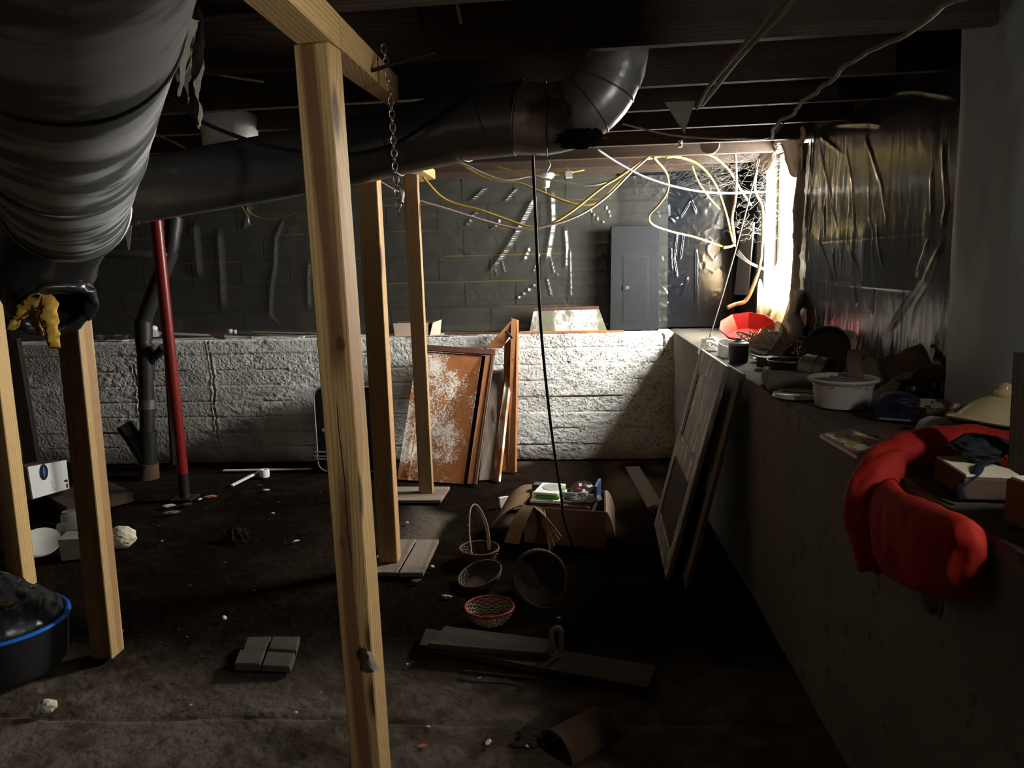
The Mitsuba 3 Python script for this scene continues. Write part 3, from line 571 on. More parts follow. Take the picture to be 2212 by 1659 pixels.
for a, b, r in [((311, 735), (309, 690), .060), ((316, 820), (314, 745), .058), ((320, 1010), (320, 935), .060), ((320, 940), (320, 930), .064), ((352, 585), (368, 540), .060), ((374, 500), (376, 470), .060), ((318, 1018), (318, 1000), .070)]:
    part(DP, 'coupling', tube([dp(*a), dp(*b)], r, 24), 'abs_black', 40)
part(DP, 'branch', tube([dp(316, 990), dp(300, 965), dp(278, 932)], [.058, .058, .056], 24), 'abs_black', 40)
part(DP, 'cleanout_cap', tube([dp(281, 936), dp(268, 918)], .060, 8), 'abs_black')
part(DP, 'branch', tube([dp(318, 790), dp(338, 768, yd - .02), dp(352, 752, yd - .04)], .028, 16), 'abs_black', 40)
part(DP, 'branch_collar', tube([dp(340, 766, yd - .02), dp(354, 750, yd - .04)], .034, 16), 'abs_black', 40)
part(DP, 'steel_band', tube([dp(319, 882), dp(319, 862)], .0545, 24), 'dull_steel', 40, label='steel band clamp')
part(DP, 'iron_hub', crumple(tube([dp(321, 1045), dp(321, 1000)], [.078, .066], 20), .006, 30, 4), 'terracotta', 30)
single('branch_pipe', 'level black pipe between the trunk duct and the drain stack', 'pipe', tube([at(60, 540, Y=5.0), at(200, 543, Y=5.0), at(330, 549, Y=5.1), at(362, 550, Y=5.25)], 0.040, 20), 'abs_black', 40)
single('thin_vent_pipe', 'thin dark pipe beside the red pole', 'pipe', tube([at(352, 480, Y=5.45), at(360, 760, Y=5.45), at(372, 960, Y=5.45), at(375, 1004, Y=5.45)], .020, 12), 'abs_black', 40)
single('dark_stud', 'black stud standing against the wall in the darkest corner', 'post', board((-4.12, 5.5, 0), (-4.16, 5.5, 1.02), .11, .05), 'dark_wood')

# ------------------------------------------------------------------ things on the far ledge
yf = 5.81
EP = thing('electrical_panel', 'flat grey electrical panel box with a narrow door standing on the far ledge', 'electrical panel')
q = lambda px, py, y=yf: at(px, py, Y=y)
a0, a1, b0, b1 = q(1320, 488), q(1425, 487), q(1317, 717), q(1423, 717)
part(EP, 'cover', slab(onledge(b0), onledge(b1), a1, a0, -0.075, .004), 'steel_grey')
def on_panel(px0, py0, px1, py1, h): 
    y = yf - 0.001
    return slab(at(px0, py1, Y=y), at(px1, py1, Y=y), at(px1, py0, Y=y), at(px0, py0, Y=y), h, .001)
part(EP, 'door_gap', on_panel(1344, 552, 1401, 696, .0015), 'steel_line')
dr_ = part(EP, 'door', on_panel(1346, 554, 1399, 693, .004), 'steel_grey')
part(dr_, 'latch', on_panel(1346, 616, 1362, 627, .008), 'steel_line'); part(dr_, 'latch_slider', on_panel(1352, 618, 1358, 624, .011), 'dull_steel')
for px, py in [(1325, 493), (1324, 601), (1322, 711), (1420, 710), (1420, 600)]:
    part(EP, 'screw', lathe([(0, 0.003), (.004, .002), (.005, 0)], q(px, py, yf - .001), (0, -1, 0), 10), 'steel_line')
WB = thing('leaning_board', 'white flaking board with a wooden top edge leaning beside the grey panel box', 'board')
c00, c10, c11, c01 = onledge(at(1144, 716, Y=5.77)), onledge(at(1312, 716, Y=5.77)), at(1294, 668, Y=5.84), at(1152, 672, Y=5.84)
part(WB, 'face', slab(c00, c10, c11, c01, -.014), 'white_peeling'); part(WB, 'edge_strip', slab(c01, c11, at(1293, 661, Y=5.85), at(1151, 664, Y=5.85), -.018), 'brown_paint', label='reddish-brown top edge')
single('wood_strip', 'long reddish-brown strip lying along the front of the far ledge under the white flaking board', 'strip', board(at(1122, 718, Y=5.74), at(1348, 716, Y=5.74), .03, .016, (0, 1, 0)), 'rust_plain')
single('ledge_batten', 'dark brown batten on the ledge edge between the cardboard tray and the gable frame', 'batten', board(at(960, 722, Y=5.72), at(1090, 719, Y=5.72), .03, .016, (0, 1, 0)), 'brown_paint')
CT = thing('cardboard_tray', 'torn pinkish-brown cardboard tray on the far ledge behind the grey-brown post', 'tray')
k = lambda px, py, y: at(px, py, Y=y)
part(CT, 'front', slab(k(853, 727, 5.70), k(925, 730, 5.70), k(925, 697, 5.72), k(849, 699, 5.72), .006, .002), 'pale_card')
part(CT, 'flap', slab(k(926, 731, 5.70), k(950, 722, 5.84), k(953, 690, 5.86), k(934, 697, 5.72), .006, .002), 'pale_card')
part(CT, 'back', slab(k(858, 721, 5.86), k(948, 721, 5.86), k(948, 692, 5.86), k(858, 694, 5.86), .006, .002), 'card_dark')
part(CT, 'bottom', slab(V(-1.27, 5.71, ZL + .01), V(-.99, 5.71, ZL + .01), V(-.96, 5.85, ZL + .01), V(-1.27, 5.85, ZL + .01), .005, .002), 'card_dark')
single('folded_sheet', 'grimy flat paper lying under the cardboard tray', 'paper', crumple(grid(lambda u, v: np.stack([-1.42 + u * .62, 5.655 + v * .12, ZL + .008 + 0 * u], -1), 30, 8, .004), .006, 12, 4), 'paper', True)
def rod(label, a, b, r, mat, name='rod'): return single(name, label, 'rod', tube([a, b], r, 10), mat, 35)
rod('pale rod with a dark coupling lying on the far ledge by the drain stack', q(345, 720, 5.75), q(466, 725, 5.75), .010, 'white_cable')
rod('short pale rod lying after the dark coupling on the far ledge', q(485, 727, 5.75), q(545, 729, 5.75), .010, 'white_cable')
single('rod_coupling', 'dark red sleeve between two pale rods on the far ledge', 'sleeve', tube([q(464, 725, 5.75), q(487, 727, 5.75)], .022, 14), 'brown_paint', 35)
def roller(label, px, py, px2, py2):
    t = thing('curtain_rod', label, 'curtain rod'); a, b = q(px, py, 5.80), q(px2, py2, 5.80)
    part(t, 'shaft', tube([a, b], .007, 10), 'dull_steel', 35); d = unit(b - a)
    part(t, 'finial', lathe([(0, -.022), (.016, -.018), (.021, 0), (.016, .016), (.009, .02), (.009, .03), (.017, .034), (.017, .046), (.008, .05)], a, d, 16), 'porcelain', 40, label='white knobbed end')
roller('metal curtain rod with a white knob end behind the dark red sleeve', 498, 716, 540, 719)
roller('metal curtain rod with a white knob end nearest the big post', 645, 730, 705, 727)
for px, py, px2, py2, m, l in [(545, 717, 705, 721, 'grey_wood', 'long thin grey lath at the back of the far ledge'), (555, 723, 650, 726, 'grey_wood', 'thin pale lath in the middle of the far ledge'), (585, 735, 706, 733, 'brown_paint', 'dark brown lath at the front of the far ledge')]:
    single('lath', l, 'lath', board(q(px, py, 5.72 + (py < 720) * .12), q(px2, py2, 5.72 + (py < 720) * .12), .022, .010, (0, 1, 0)), m)
BR = thing('scrub_brush', 'white scrub brush with its bristles down beside the black drain stack', 'brush')
bc = q(333, 722, 5.72)
part(BR, 'back', blob(bc + V(0, 0, .045), (.03, .03, .024), 3, .05), 'white_plastic', True)
bris = [tube([bc + V(x, y, .03), bc + V(x * 1.3, y * 1.3, -.02)], .0018, 4) for x in np.linspace(-.024, .024, 8) for y in np.linspace(-.02, .02, 5)]
part(BR, 'bristles', cat(*bris), 'white_cable', kind='stuff', label='pale bristles')
for i, (px, py, r, l) in enumerate([(222, 733, .055, 'shallow metal dish at the dark end of the far ledge'), (262, 732, .06, 'metal dish beside the drain stack on the far ledge')]):
    single('metal_dish', l, 'dish', lathe([(0, 0), (r * .6, 0), (r, .04), (r * .96, .04), (r * .58, .006), (0, .006)], at(px, py, Y=5.8) * V(1, 1, 0) + V(0, 0, ZL + .012), n=32), 'dull_steel', 40)
single('white_shard', 'small white shard on the edge of the far ledge in front of the metal dish', 'shard', box(at(272, 741, Y=5.70) * V(1, 1, 0) + V(0, 0, ZL + .016), (.05, .02, .012), .4), 'white_plastic')
single('paint_stick', 'white stick beside the cardboard tray', 'stick', tube([at(953, 727, Y=5.72), at(972, 722, Y=5.74)], .007, 8), 'white_plastic', 35)

# ------------------------------------------------------------------ things leaning on the whitewashed wall
RP = thing('rusty_panel', 'large rust-orange sheet panel with white bloom leaning on the whitewashed wall', 'panel')
bl, br_, tr, tl = at(857, 1036, Z=.0), at(1031, 1048, Z=.0), at(1071, 757, Y=5.55), at(903, 745, Y=5.55)
def rq(u, v, h=0.0):
    n = unit(np.cross(br_ - bl, tl - bl)); return (bl * (1 - u) * (1 - v) + br_ * u * (1 - v) + tr * u * v + tl * (1 - u) * v) + n * h
part(RP, 'sheet', slab(rq(0, 0), rq(.83, 0), rq(.83, .955), rq(0, .955), -.012), 'rust')
part(RP, 'seam', slab(rq(.14, .0, .002), rq(.155, .0, .002), rq(.155, .6, .002), rq(.14, .6, .002), .004), 'peeling_wood')
part(RP, 'rail', slab(rq(.885, 0, .0), rq(.955, 0, 0), rq(.955, .955, 0), rq(.885, .955, 0), .014), 'rust_plain')
part(RP, 'gap_backing', slab(rq(.82, 0, -.014), rq(.96, 0, -.014), rq(.96, .955, -.014), rq(.82, .955, -.014), -.006), 'matt_black')  # black strip filling the gap beside the rail
part(RP, 'edge_rail', slab(rq(.965, 0, 0), rq(1.0, 0, 0), rq(1.0, 1, 0), rq(.965, 1, 0), .02), 'brown_paint')
part(RP, 'top_rail', slab(rq(-.02, .957, 0), rq(1.0, .957, 0), rq(1.0, 1, 0), rq(-.02, 1, 0), .022), 'brown_paint', label='dark brown top rail')
single('weathered_plank', 'dark grey plank leaning behind the rusty panel', 'plank', slab(at(1034, 1038, Z=0), at(1068, 1036, Z=0), at(1100, 795, Y=5.585), at(1062, 800, Y=5.585), -.014, .002, 1), 'grey_wood')
single('peeling_plank', 'narrow orange plank with peeling white paint leaning beside the rusty panel', 'plank', slab(at(1066, 1034, Z=0), at(1082, 1041, Z=0), at(1109, 790, Y=5.56), at(1099, 790, Y=5.56), .02, .002, 1), 'peeling_wood')
GF = thing('gable_frame', 'tall brown wooden gable piece leaning on the whitewashed wall right of the rusty panel', 'wooden frame')
y1, y2 = 5.50, 5.60
part(GF, 'stile', slab(at(1101, 1018, Z=.0), at(1117, 1020, Z=.0), at(1121, 692, Y=y2), at(1108, 688, Y=y2), .03), 'rust_plain')
part(GF, 'stile', slab(at(1085, 1018, Z=.0), at(1100, 1018, Z=.0), at(1106, 730, Y=y2), at(1090, 745, Y=y2), .022), 'rust_plain')
part(GF, 'brace', slab(at(1050, 752, Y=5.56), at(1085, 752, Y=5.56), at(1107, 715, Y=5.58), at(1107, 689, Y=5.58), .014), 'rust_plain')
part(GF, 'hinge', board(at(1092, 715, Y=5.52), at(1107, 731, Y=5.52), .02, .006, (1, 0, 1)), 'abs_black'); part(GF, 'hinge', board(at(1088, 792, Y=5.50), at(1110, 778, Y=5.50), .024, .006, (1, 0, 1)), 'abs_black')
SC = thing('suitcase', 'black upright suitcase with a gold badge behind the largest post', 'suitcase')
def roundrect(x0, x1, z0, z1, r, y0, y1):
    cs = manifold3d.CrossSection([[(x0, z0), (x1, z0), (x1, z1), (x0, z1)]]).offset(-r, manifold3d.JoinType.Miter).offset(r, manifold3d.JoinType.Round, 2, 48)
    m = manifold3d.Manifold.extrude(cs, y1 - y0).to_mesh(); v = m.vert_properties[:, :3]
    return np.column_stack([v[:, 0], y1 - v[:, 2], v[:, 1]]), m.tri_verts[:, ::-1] if False else m.tri_verts
part(SC, 'shell', roundrect(-1.81, -1.33, .0, .63, .07, 5.36, 5.54), 'gloss_black', 30)
edge = [(-1.80 + .02 * 0, .07)]
def rr_path(x0, x1, z0, z1, r, y):
    out = []
    for cx, cz, a0 in ((x1 - r, z0 + r, -PI / 2), (x1 - r, z1 - r, 0), (x0 + r, z1 - r, PI / 2), (x0 + r, z0 + r, PI)):
        out += [V(cx + r * math.cos(a0 + t), y, cz + r * math.sin(a0 + t)) for t in np.linspace(0, PI / 2, 6)]
    return np.array(out + [out[0]])
part(SC, 'piping', tube(rr_path(-1.81, -1.33, .0, .63, .07, 5.357), .0055, 8), 'grey_plastic', True)
part(SC, 'badge', lathe([(0, .008), (.018, .006), (.022, 0)], at(701, 930, Y=5.358), (0, -1, 0), 24, sx=.75), 'cream', 40, label='small gold oval badge')
for py in (975, 984, 990): part(SC, 'band', slab(*[at(a, b, Y=5.357) for a, b in ((680, py + 3), (722, py + 3), (722, py), (680, py))], .006, .001), 'grey_plastic')

# ------------------------------------------------------------------ floor, far side
single('white_trim', 'long white trim strip lying along the foot of the whitewashed wall', 'trim strip', board(at(483, 1016, Z=.006), at(672, 1013, Z=.006), .03, .01, (0, 1, 0)), 'white_plastic')
single('white_trim', 'short white channel strip lying slanted in front of the suitcase', 'trim strip', board(at(500, 1049, Z=.006), at(562, 1018, Z=.03), .025, .012, (1, 0, 0)), 'white_plastic')
TR = thing('tape_roll', 'small white tape roll on the floor beside the slanted trim strip', 'tape roll')
part(TR, 'roll', lathe([(.020, 0), (.034, 0), (.036, .006), (.036, .05), (.034, .056), (.020, .056), (.020, 0)], at(572, 1030, Z=0), n=28), 'white_plastic', 40)
DB = thing('dial_box', 'white-fronted carton printed with a black dial, standing on a dark crate', 'carton')
d00, d10, d11, d01 = at(70, 1079, Y=4.3), at(150, 1056, Y=4.75), at(143, 993, Y=4.75), at(58, 1008, Y=4.3)
part(DB, 'carton', slab(d00, d10, d11, d01, -.22, .003), 'card_dark'); 
def dq(u, v, h=0.002):
    n = unit(np.cross(d10 - d00, d01 - d00)); return d00 * (1 - u) * (1 - v) + d10 * u * (1 - v) + d11 * u * v + d01 * (1 - u) * v + n * h
part(DB, 'front', slab(dq(.01, .01, .0), dq(.99, .01, .0), dq(.99, .99, .0), dq(.01, .99, .0), .003, .001), 'white_plastic')
dn = unit(np.cross(d10 - d00, d01 - d00))
part(DB, 'dial', lathe([(0, .002), (.050, .002), (.052, 0)], dq(.36, .74, .003), dn, 32, sx=1.0), 'abs_black', 40, label='round black dial')
part(DB, 'dial_hub', lathe([(0, .002), (.014, .002), (.016, 0)], dq(.36, .74, .006), dn, 20), 'blue_plastic', label='pale blue hub of the dial')
part(DB, 'dial_mark', slab(dq(.355, .60, .006), dq(.365, .60, .006), dq(.365, .90, .006), dq(.355, .90, .006), .001, .0005), 'white_plastic')
for r in range(4):
    for c in range(2): part(DB, 'button', lathe([(0, .002), (.0045, .002), (.005, 0)], dq(.50 + .05 * c + .012 * r, .38 - .085 * r, .003), dn, 8), 'old_yellow')
part(DB, 'label_mark', slab(dq(.86, .27), dq(.96, .24), dq(.96, .34), dq(.86, .34), .002, .001), 'brown_paint'); part(DB, 'label_mark', slab(dq(.9, .06), dq(.96, .06), dq(.96, .2), dq(.9, .2), .002, .001), 'brown_paint')
single('dark_crate', 'low dark crate under the white-fronted carton', 'crate', box((-3.13, 4.64, .036), (.40, .46, .07), .9), 'dark_wood')
f = lambda px, py, z=0: at(px, py, Z=z)
single('white_plate', 'white plate tilted among the glassware on the floor between two lumber posts', 'plate', lathe([(0, 0), (.06, 0), (.105, .018), (.105, .022), (.058, .005), (0, .005)], f(88, 1188) + V(0, 0, .03), (.25, -.45, .86), 32), 'porcelain', 40)
single('olive_bottle', 'olive glass bottle lying on the floor between two lumber posts', 'bottle', lathe([(0, 0), (.035, 0), (.04, .01), (.04, .11), (.014, .15), (.014, .19), (0, .19)], f(108, 1172) + V(0, .08, .045), (.9, .2, .05), 20), 'glass', 40)
single('glass_jar', 'squat glass jar beside the tilted white plate', 'jar', lathe([(0, 0), (.045, 0), (.045, .09), (.035, .1), (.035, .11), (0, .11)], f(92, 1172) + V(0.02, .22, .0), (0, 0, 1), 20), 'glass', 40)
single('white_cup', 'small white cup lying on its side among the floor glassware', 'cup', lathe([(0, 0), (.028, 0), (.036, .07), (.033, .07), (.025, .005), (0, .005)], f(112, 1165) + V(.02, .30, .04), (.5, -.6, .5), 20), 'porcelain', 40)
single('pale_block', 'pale rounded foam block lying behind the lumber post', 'block', crumple(blob(f(252, 1190) + V(0, .06, .055), (.075, .07, .06), 4, .12, 3, 3), .01, 12), 'pale_stone', True)
single('concrete_lump', 'grey concrete lump in the shade left of the pale block', 'lump', crumple(box(f(155, 1208) + V(0, .05, .06), (.13, .12, .12), .3), .02, 14), 'stone', 30)
TB = thing('black_tub', 'low black tub with a blue rim band, a wrinkled black bag bulging out', 'tub')
tc = V(-2.27, 2.60, 0); SX = 1.25
def el(m): v = np.array(m[0]); v[:, 0] = tc[0] + (v[:, 0] - tc[0]) * SX; return v, m[1]
part(TB, 'tub', el(lathe([(0, .0), (.24, 0), (.255, .02), (.27, .18), (.258, .18), (.24, .03), (0, .03)], tc, n=48)), 'rubber_black', 40)
part(TB, 'rim_band', el(torus(tc + V(0, 0, .19), (0, 0, 1), .268, .009, 64, 10)), 'blue_plastic', True, label='bright blue rim')
m = trimesh.creation.icosphere(subdivisions=5); v = np.array(m.vertices); v[:, 2] = np.maximum(v[:, 2], -.05)
hh = (.10 + .22 * smoothnp(.5, -.9, v[:, 0])) * (1 + .9 * (meshkit.fbm(v * 2.4, 4, 3) - .5))
v = np.column_stack([v[:, 0] * .255, v[:, 1] * .255, v[:, 2] * hh]); v[:, 2] += .018 * (1 - np.abs(2 * meshkit.fbm(np.column_stack([v[:, 0] * 16 + v[:, 1] * 9, v[:, 1] * 5, v[:, 2] * 5]), 3, 9) - 1)) ** 2
part(TB, 'bag', el((v + tc + V(0, 0, .185), np.array(m.faces))), 'bag_black', True, label='wrinkled black bag')

# ------------------------------------------------------------------ baskets and box in the middle of the floor
def woven(prof, c, axis=(0, 0, 1), nst=28, rw=.0035, amp=.0035, per=4):
    F = frame(axis); out = []; a = np.linspace(0, 2 * PI, nst * per + 1)
    for i, (r, z) in enumerate(prof):
        w = r + amp * np.cos(a * nst / 2 + PI * i)
        out.append(tube(np.column_stack([w * np.cos(a), w * np.sin(a), np.full(len(a), z)]) @ F.T + V(*c), rw, 5, caps=False))
    return cat(*out)
def stakes(prof, c, axis=(0, 0, 1), nst=28, r=.003):
    F = frame(axis); out = []
    for k in range(nst):
        a = 2 * PI * k / nst
        out.append(tube(np.array([[q * math.cos(a), q * math.sin(a), z] for q, z in prof]) @ F.T + V(*c), r, 4))
    return cat(*out)
def bowlprof(r0, r1, h, n): return [(r0 + (r1 - r0) * (k / (n - 1)) ** .6, h * k / (n - 1)) for k in range(n)]
def basket(label, c, r0, r1, h, axis=(0, 0, 1), n=10, mat='wicker', rim='wicker', extra=None):
    t = thing('wicker_basket', label, 'basket'); p = bowlprof(r0, r1, h, n)
    part(t, 'weave', woven(p, c, axis), mat, True, kind='stuff'); part(t, 'stakes', stakes(p[::3] + [p[-1]], c, axis), extra or mat, True, kind='stuff')
    F = frame(axis); part(t, 'rim', crumple(torus(V(*c) + F[:, 2] * (h + .002), F[:, 2], r1, .006, 48, 6), .003, 60), rim, True)
    part(t, 'bottom', lathe([(0, 0), (r0, 0), (r0, .004), (0, .004)], c, axis, 32), mat); return t
t = basket('round wicker basket with a tall bent handle on the floor left of the cardboard box', f(1035, 1212) + V(0, .02, .004), .07, .10, .055, n=9)
hc = f(1035, 1212) + V(0, .02, .06)
part(t, 'handle', tube(spline([hc + V(-.030, -.06, -.03), hc + V(-.040, -.055, .10), hc + V(-.035, -.02, .215), hc + V(-.005, .02, .215), hc + V(.035, .055, .1), hc + V(.045, .06, -.03)][::1], per=8) @ rot(0, 0, 0).T, .009, 10, flat=.45), 'wicker_pale', True, label='tall bent cane handle')
basket('shallow wicker tray tilted in front of the handled basket', f(1040, 1262) + V(0, .02, .01), .075, .105, .035, (-.25, -.2, 1), n=6, mat='wicker')
ax = unit(V(.05, -.98, .19)); bc = f(1165, 1312) + V(0, .03, .124) - ax * .222
t = basket('large dark wicker basket lying on its side with its mouth to the camera', bc, .075, .118, .22, ax, n=22)
F = frame(ax); mo = bc + ax * .222
part(t, 'handle', tube(spline([mo + F[:, 0] * .118 * math.cos(a) + V(0, -.03, -.115) * math.sin(a) * 1.0 + V(0, -.02, 0) * math.sin(a) for a in np.linspace(0, PI, 9)], per=4), .006, 8), 'wicker', True, label='thin hoop handle')
basket('small bowl basket with a red rim nearest the camera', f(1057, 1348) + V(0, .02, .004), .055, .102, .062, n=9, mat='wicker_pale', rim='wicker_red', extra='wicker_green')
CB = thing('cardboard_box', 'worn open cardboard box with torn flaps full of odds and ends', 'box')
x0, x1, z1 = -.215, .215, .205; fy = lambda x: 3.90 - .26 * (x + .2) ; by = .37
P4 = [V(x0, fy(x0), 0.004), V(x1, fy(x1), .004), V(x1 + .02, fy(x1) + by, .004), V(x0 + .04, fy(x0) + by, .004)]; up = V(0, 0, z1)
for nm, (a, b) in dict(front=(0, 1), side=(1, 2), back=(2, 3), side_=(3, 0)).items(): part(CB, nm.strip('_') + '_wall', slab(P4[a], P4[b], P4[b] + up, P4[a] + up, -.006, .002), 'card')
part(CB, 'bottom', slab(P4[0], P4[1], P4[2], P4[3], .006, .002), 'card')
def flap(a, b, tip1, tip2, mat='card', n=8, name='flap'):
    g = grid(lambda u, v: (V(*a) + (V(*b) - V(*a)) * u[..., None]) * (1 - v[..., None]) + (V(*tip1) + (V(*tip2) - V(*tip1)) * u[..., None]) * v[..., None] + V(0, 0, .05) * (v * (1 - v))[..., None] * 2, 8, n, .005)
    part(CB, name, g, mat, 30)
L0, L1 = P4[0] + up, P4[3] + up
flap(L1, L0, L1 + V(-.14, -.02, -.06), L0 + V(-.17, -.06, -.10))
flap(L0 + V(-.0, 0, 0), L0 + V(.06, -.015, 0), L0 + V(-.10, -.12, -.16), L0 + V(-.02, -.14, -.165))
F0 = P4[0] + up + V(.05, -.01, 0)
for k in range(6):
    a = F0 + V(.012 * k, -.003 * k, -.002 * k); b = P4[0] + V(.20 + .012 * k * 0, -.19, .10 - .016 * k) + V(-.012 * k, 0, 0)
    part(CB, 'corrugation', tube(spline([a, (a + b) / 2 + V(0, -.01, .02), b], per=4), .005, 6), 'wicker_pale' if k % 2 else 'card', True)
R1, R2 = P4[1] + up, P4[2] + up
flap(R1, R2, R1 + V(.045, -.01, -.13), R2 + V(.05, 0, -.10), 'pale_card')
base = V(0, 4.06, 0)
single('game_case', 'white game case with a green edge on top of the pile in the cardboard box', 'game case', box((-.075, 4.03, .262), (.135, .19, .013), -.25, .003), 'white_plastic')
single('game_case', 'green-edged game case under the white one in the cardboard box', 'game case', box((-.07, 4.03, .244), (.135, .19, .014), -.2, .003), 'green_plastic')
single('disc', 'silver disc lying on the white game case', 'disc', lathe([(.008, 0), (.06, 0), (.06, .0015), (.008, .0015), (.008, 0)], (-.055, 4.04, .270), (0, 0, 1), 32), 'chrome', 40)
single('book_stack', 'pale folder under the green-edged game case', 'folder', box((-.08, 4.02, .226), (.17, .22, .016), -.15, .003), 'white_plastic')
single('black_case', 'glossy black case at the corner of the cardboard box by the torn flap', 'case', box((-.135, 4.16, .235), (.07, .06, .04), -.3), 'gloss_black')
single('box_filling', 'dark magazines filling the cardboard box', 'magazines', box((0, 4.02, .112), (.33, .23, .195), -.24), 'card_dark')
GD = thing('sticker_pad', 'black pad covered in pale stickers on top of the cardboard box', 'pad')
gc = V(.105, 4.05, .245); gr = rot(.35, .1, -.3)
part(GD, 'pad', lathe([(0, 0), (.062, 0), (.066, .01), (.062, .022), (0, .022)], gc, gr[:, 2], 24), 'gloss_black', 40)
for k in range(9):
    a = rng.random() * 6.28; r = .05 * math.sqrt(rng.random()); s = .012 + .01 * rng.random()
    part(GD, 'sticker', box(gc + gr @ V(r * math.cos(a), r * math.sin(a), .0235), (s * 1.6, s, .002), 0, .0005, gr @ rot(0, 0, rng.random() * 3)), ['white_plastic', 'porcelain', 'red_plastic', 'white_plastic'][k % 4])
single('blue_book', 'blue-edged book standing at the corner of the cardboard box', 'book', box((.185, 4.0, .262), (.016, .16, .09), -.2, .003), 'slate_blue')
single('flashlight', 'dark grey flashlight lying in the cardboard box', 'flashlight', lathe([(0, 0), (.014, 0), (.014, .11), (.022, .125), (.022, .16), (0, .16)], (-.03, 3.99, .246), (.9, -.25, .0), 18), 'grey_plastic', 40)
single('crumpled_plastic', 'crumpled clear plastic on the front of the cardboard box contents', 'plastic wrap', crumple(blob((.12, 3.945, .235), (.08, .035, .022), 4, .4, 4, 8), .015, 22), 'clear_bag', True)
single('white_scrap', 'white paper scrap on the floor behind the torn flap', 'paper scrap', crumple(box(f(1088, 1100) + V(0, .05, .03), (.06, .02, .07), .5), .012, 20), 'white_plastic', 30)

# ------------------------------------------------------------------ floor, near side
PL = single('floor_plank', 'upper of the two planks lying on the floor in front of the baskets', 'plank', slab(f(924, 1402, .03), f(1185, 1424, .03), f(1190, 1392, .03), f(962, 1362, .03), .022, .003), 'umber_wood')
single('floor_plank', 'long dark plank under the upper one, running into the shadow', 'plank', slab(f(905, 1405, .004), f(1400, 1500, .004), f(1420, 1450, .004), f(920, 1368, .004), .024, .003), 'dark_wood')
rod('thin dark rod on the floor in front of the planks', f(1000, 1450, .006), f(1160, 1466, .006), .005, 'dark_wood', 'thin_rod')
single('bent_handle', 'bent dark handle standing at the end of the upper plank', 'handle', tube(spline([f(1196, 1408, .04), f(1192, 1408, .04) + V(0, 0, .08), f(1200, 1408, .04) + V(.02, 0, .09), f(1212, 1412, .04) + V(.0, 0, .0)], per=6), .010, 8), 'grey_wood', True)
BT = thing('broken_tile', 'broken square stone tile lying on the floor left of the largest post', 'tile')
t0, t1, t2, t3 = f(508, 1452), f(628, 1455), f(648, 1392), f(535, 1388)
def tq(u, v): return t0 * (1 - u) * (1 - v) + t1 * u * (1 - v) + t2 * u * v + t3 * (1 - u) * v + V(0, 0, .003)
for (u0, u1, v0, v1, h) in [(0, .46, 0, .45, .036), (.49, 1, 0, .47, .028), (0.02, .44, .5, 1, .026), (.48, 1, .52, .98, .03)]:
    part(BT, 'fragment', crumple(slab(tq(u0, v0), tq(u1, v0), tq(u1, v1), tq(u0, v1), h, .004), .012, 18), 'tile_stone')
CP = V(*f(1215, 1606)); cdir = unit(f(1300, 1545) - f(1175, 1610)); side = unit(np.cross((0, 0, 1), cdir))
single('clay_pipe_half', 'curved brown clay pipe fragment lying on the floor near the camera', 'clay pipe', grid(lambda u, v: (f(1160, 1600) + V(.02, -.02, 0)) + cdir * (u * .20)[..., None] - side * (.065 * (1 - np.cos(v * PI * .95)))[..., None] + V(0, 0, 1) * (.002 + .062 * np.sin(v * PI * .98))[..., None], 16, 20, .010), 'terracotta', 40)
single('clay_crumbs', 'crumbled dark dirt beside the clay pipe fragment', 'dirt', cat(*[blob(f(1150 + rng.normal() * 18, 1590 + rng.normal() * 14) + V(0, 0, .005), (.012 + .01 * rng.random(), .012, .008), 2, .4, 3, k) for k in range(26)]), 'chip_dark', True, kind='stuff')
single('twig_heap', 'low heap of dark twigs and fluff on the dark floor', 'twigs', cat(*[tube(spline([f(512 + rng.normal() * 14, 1166 + rng.normal() * 5) + V(0, 0, .006), f(512 + rng.normal() * 14, 1162) + V(0, 0, .03 + .03 * rng.random()), f(512 + rng.normal() * 16, 1166) + V(0, 0, .006)], per=4), .003, 4) for k in range(50)]), 'chip_dark', True, kind='stuff')
single('sunken_rubble', 'small grey rubble and yellow-green lump in front of the black tub', 'lump', crumple(blob(f(75, 1500) + V(.12, -.1, .02), (.03, .025, .022), 3, .3, 3, 5), .006, 30), 'pale_stone', True)
chips = [(485, 1336, 'porcelain', .016), (1055, 1606, 'porcelain', .017), (912, 1613, 'chip_brick', .012), (898, 1257, 'terracotta', .022), (365, 1095, 'pale_stone', .03), (372, 1110, 'stone', .035), (405, 1092, 'terracotta', .03), (455, 1075, 'chip_brick', .03), (432, 1080, 'pale_stone', .02), (575, 1060, 'pale_stone', .02),
         (1140, 1612, 'pale_stone', .012), (925, 1570, 'porcelain', .006), (640, 1540, 'porcelain', .008), (965, 1290, 'paper', .018), (935, 1225, 'porcelain', .014), (1115, 1100, 'card_dark', .04), (560, 1050, 'terracotta', .02), (880, 1130, 'paper', .014), (640, 1170, 'pale_stone', .016), (590, 1110, 'pale_stone', .016), (350, 1170, 'stone', .014)]
while len(chips) < 70:
    px, py = rng.uniform(260, 1330), rng.uniform(1060, 1640)
    chips.append((px, py, ['porcelain', 'chip_dark', 'chip_dark', 'terracotta', 'pale_stone', 'stone'][int(rng.integers(6))], .003 + .006 * rng.random()))
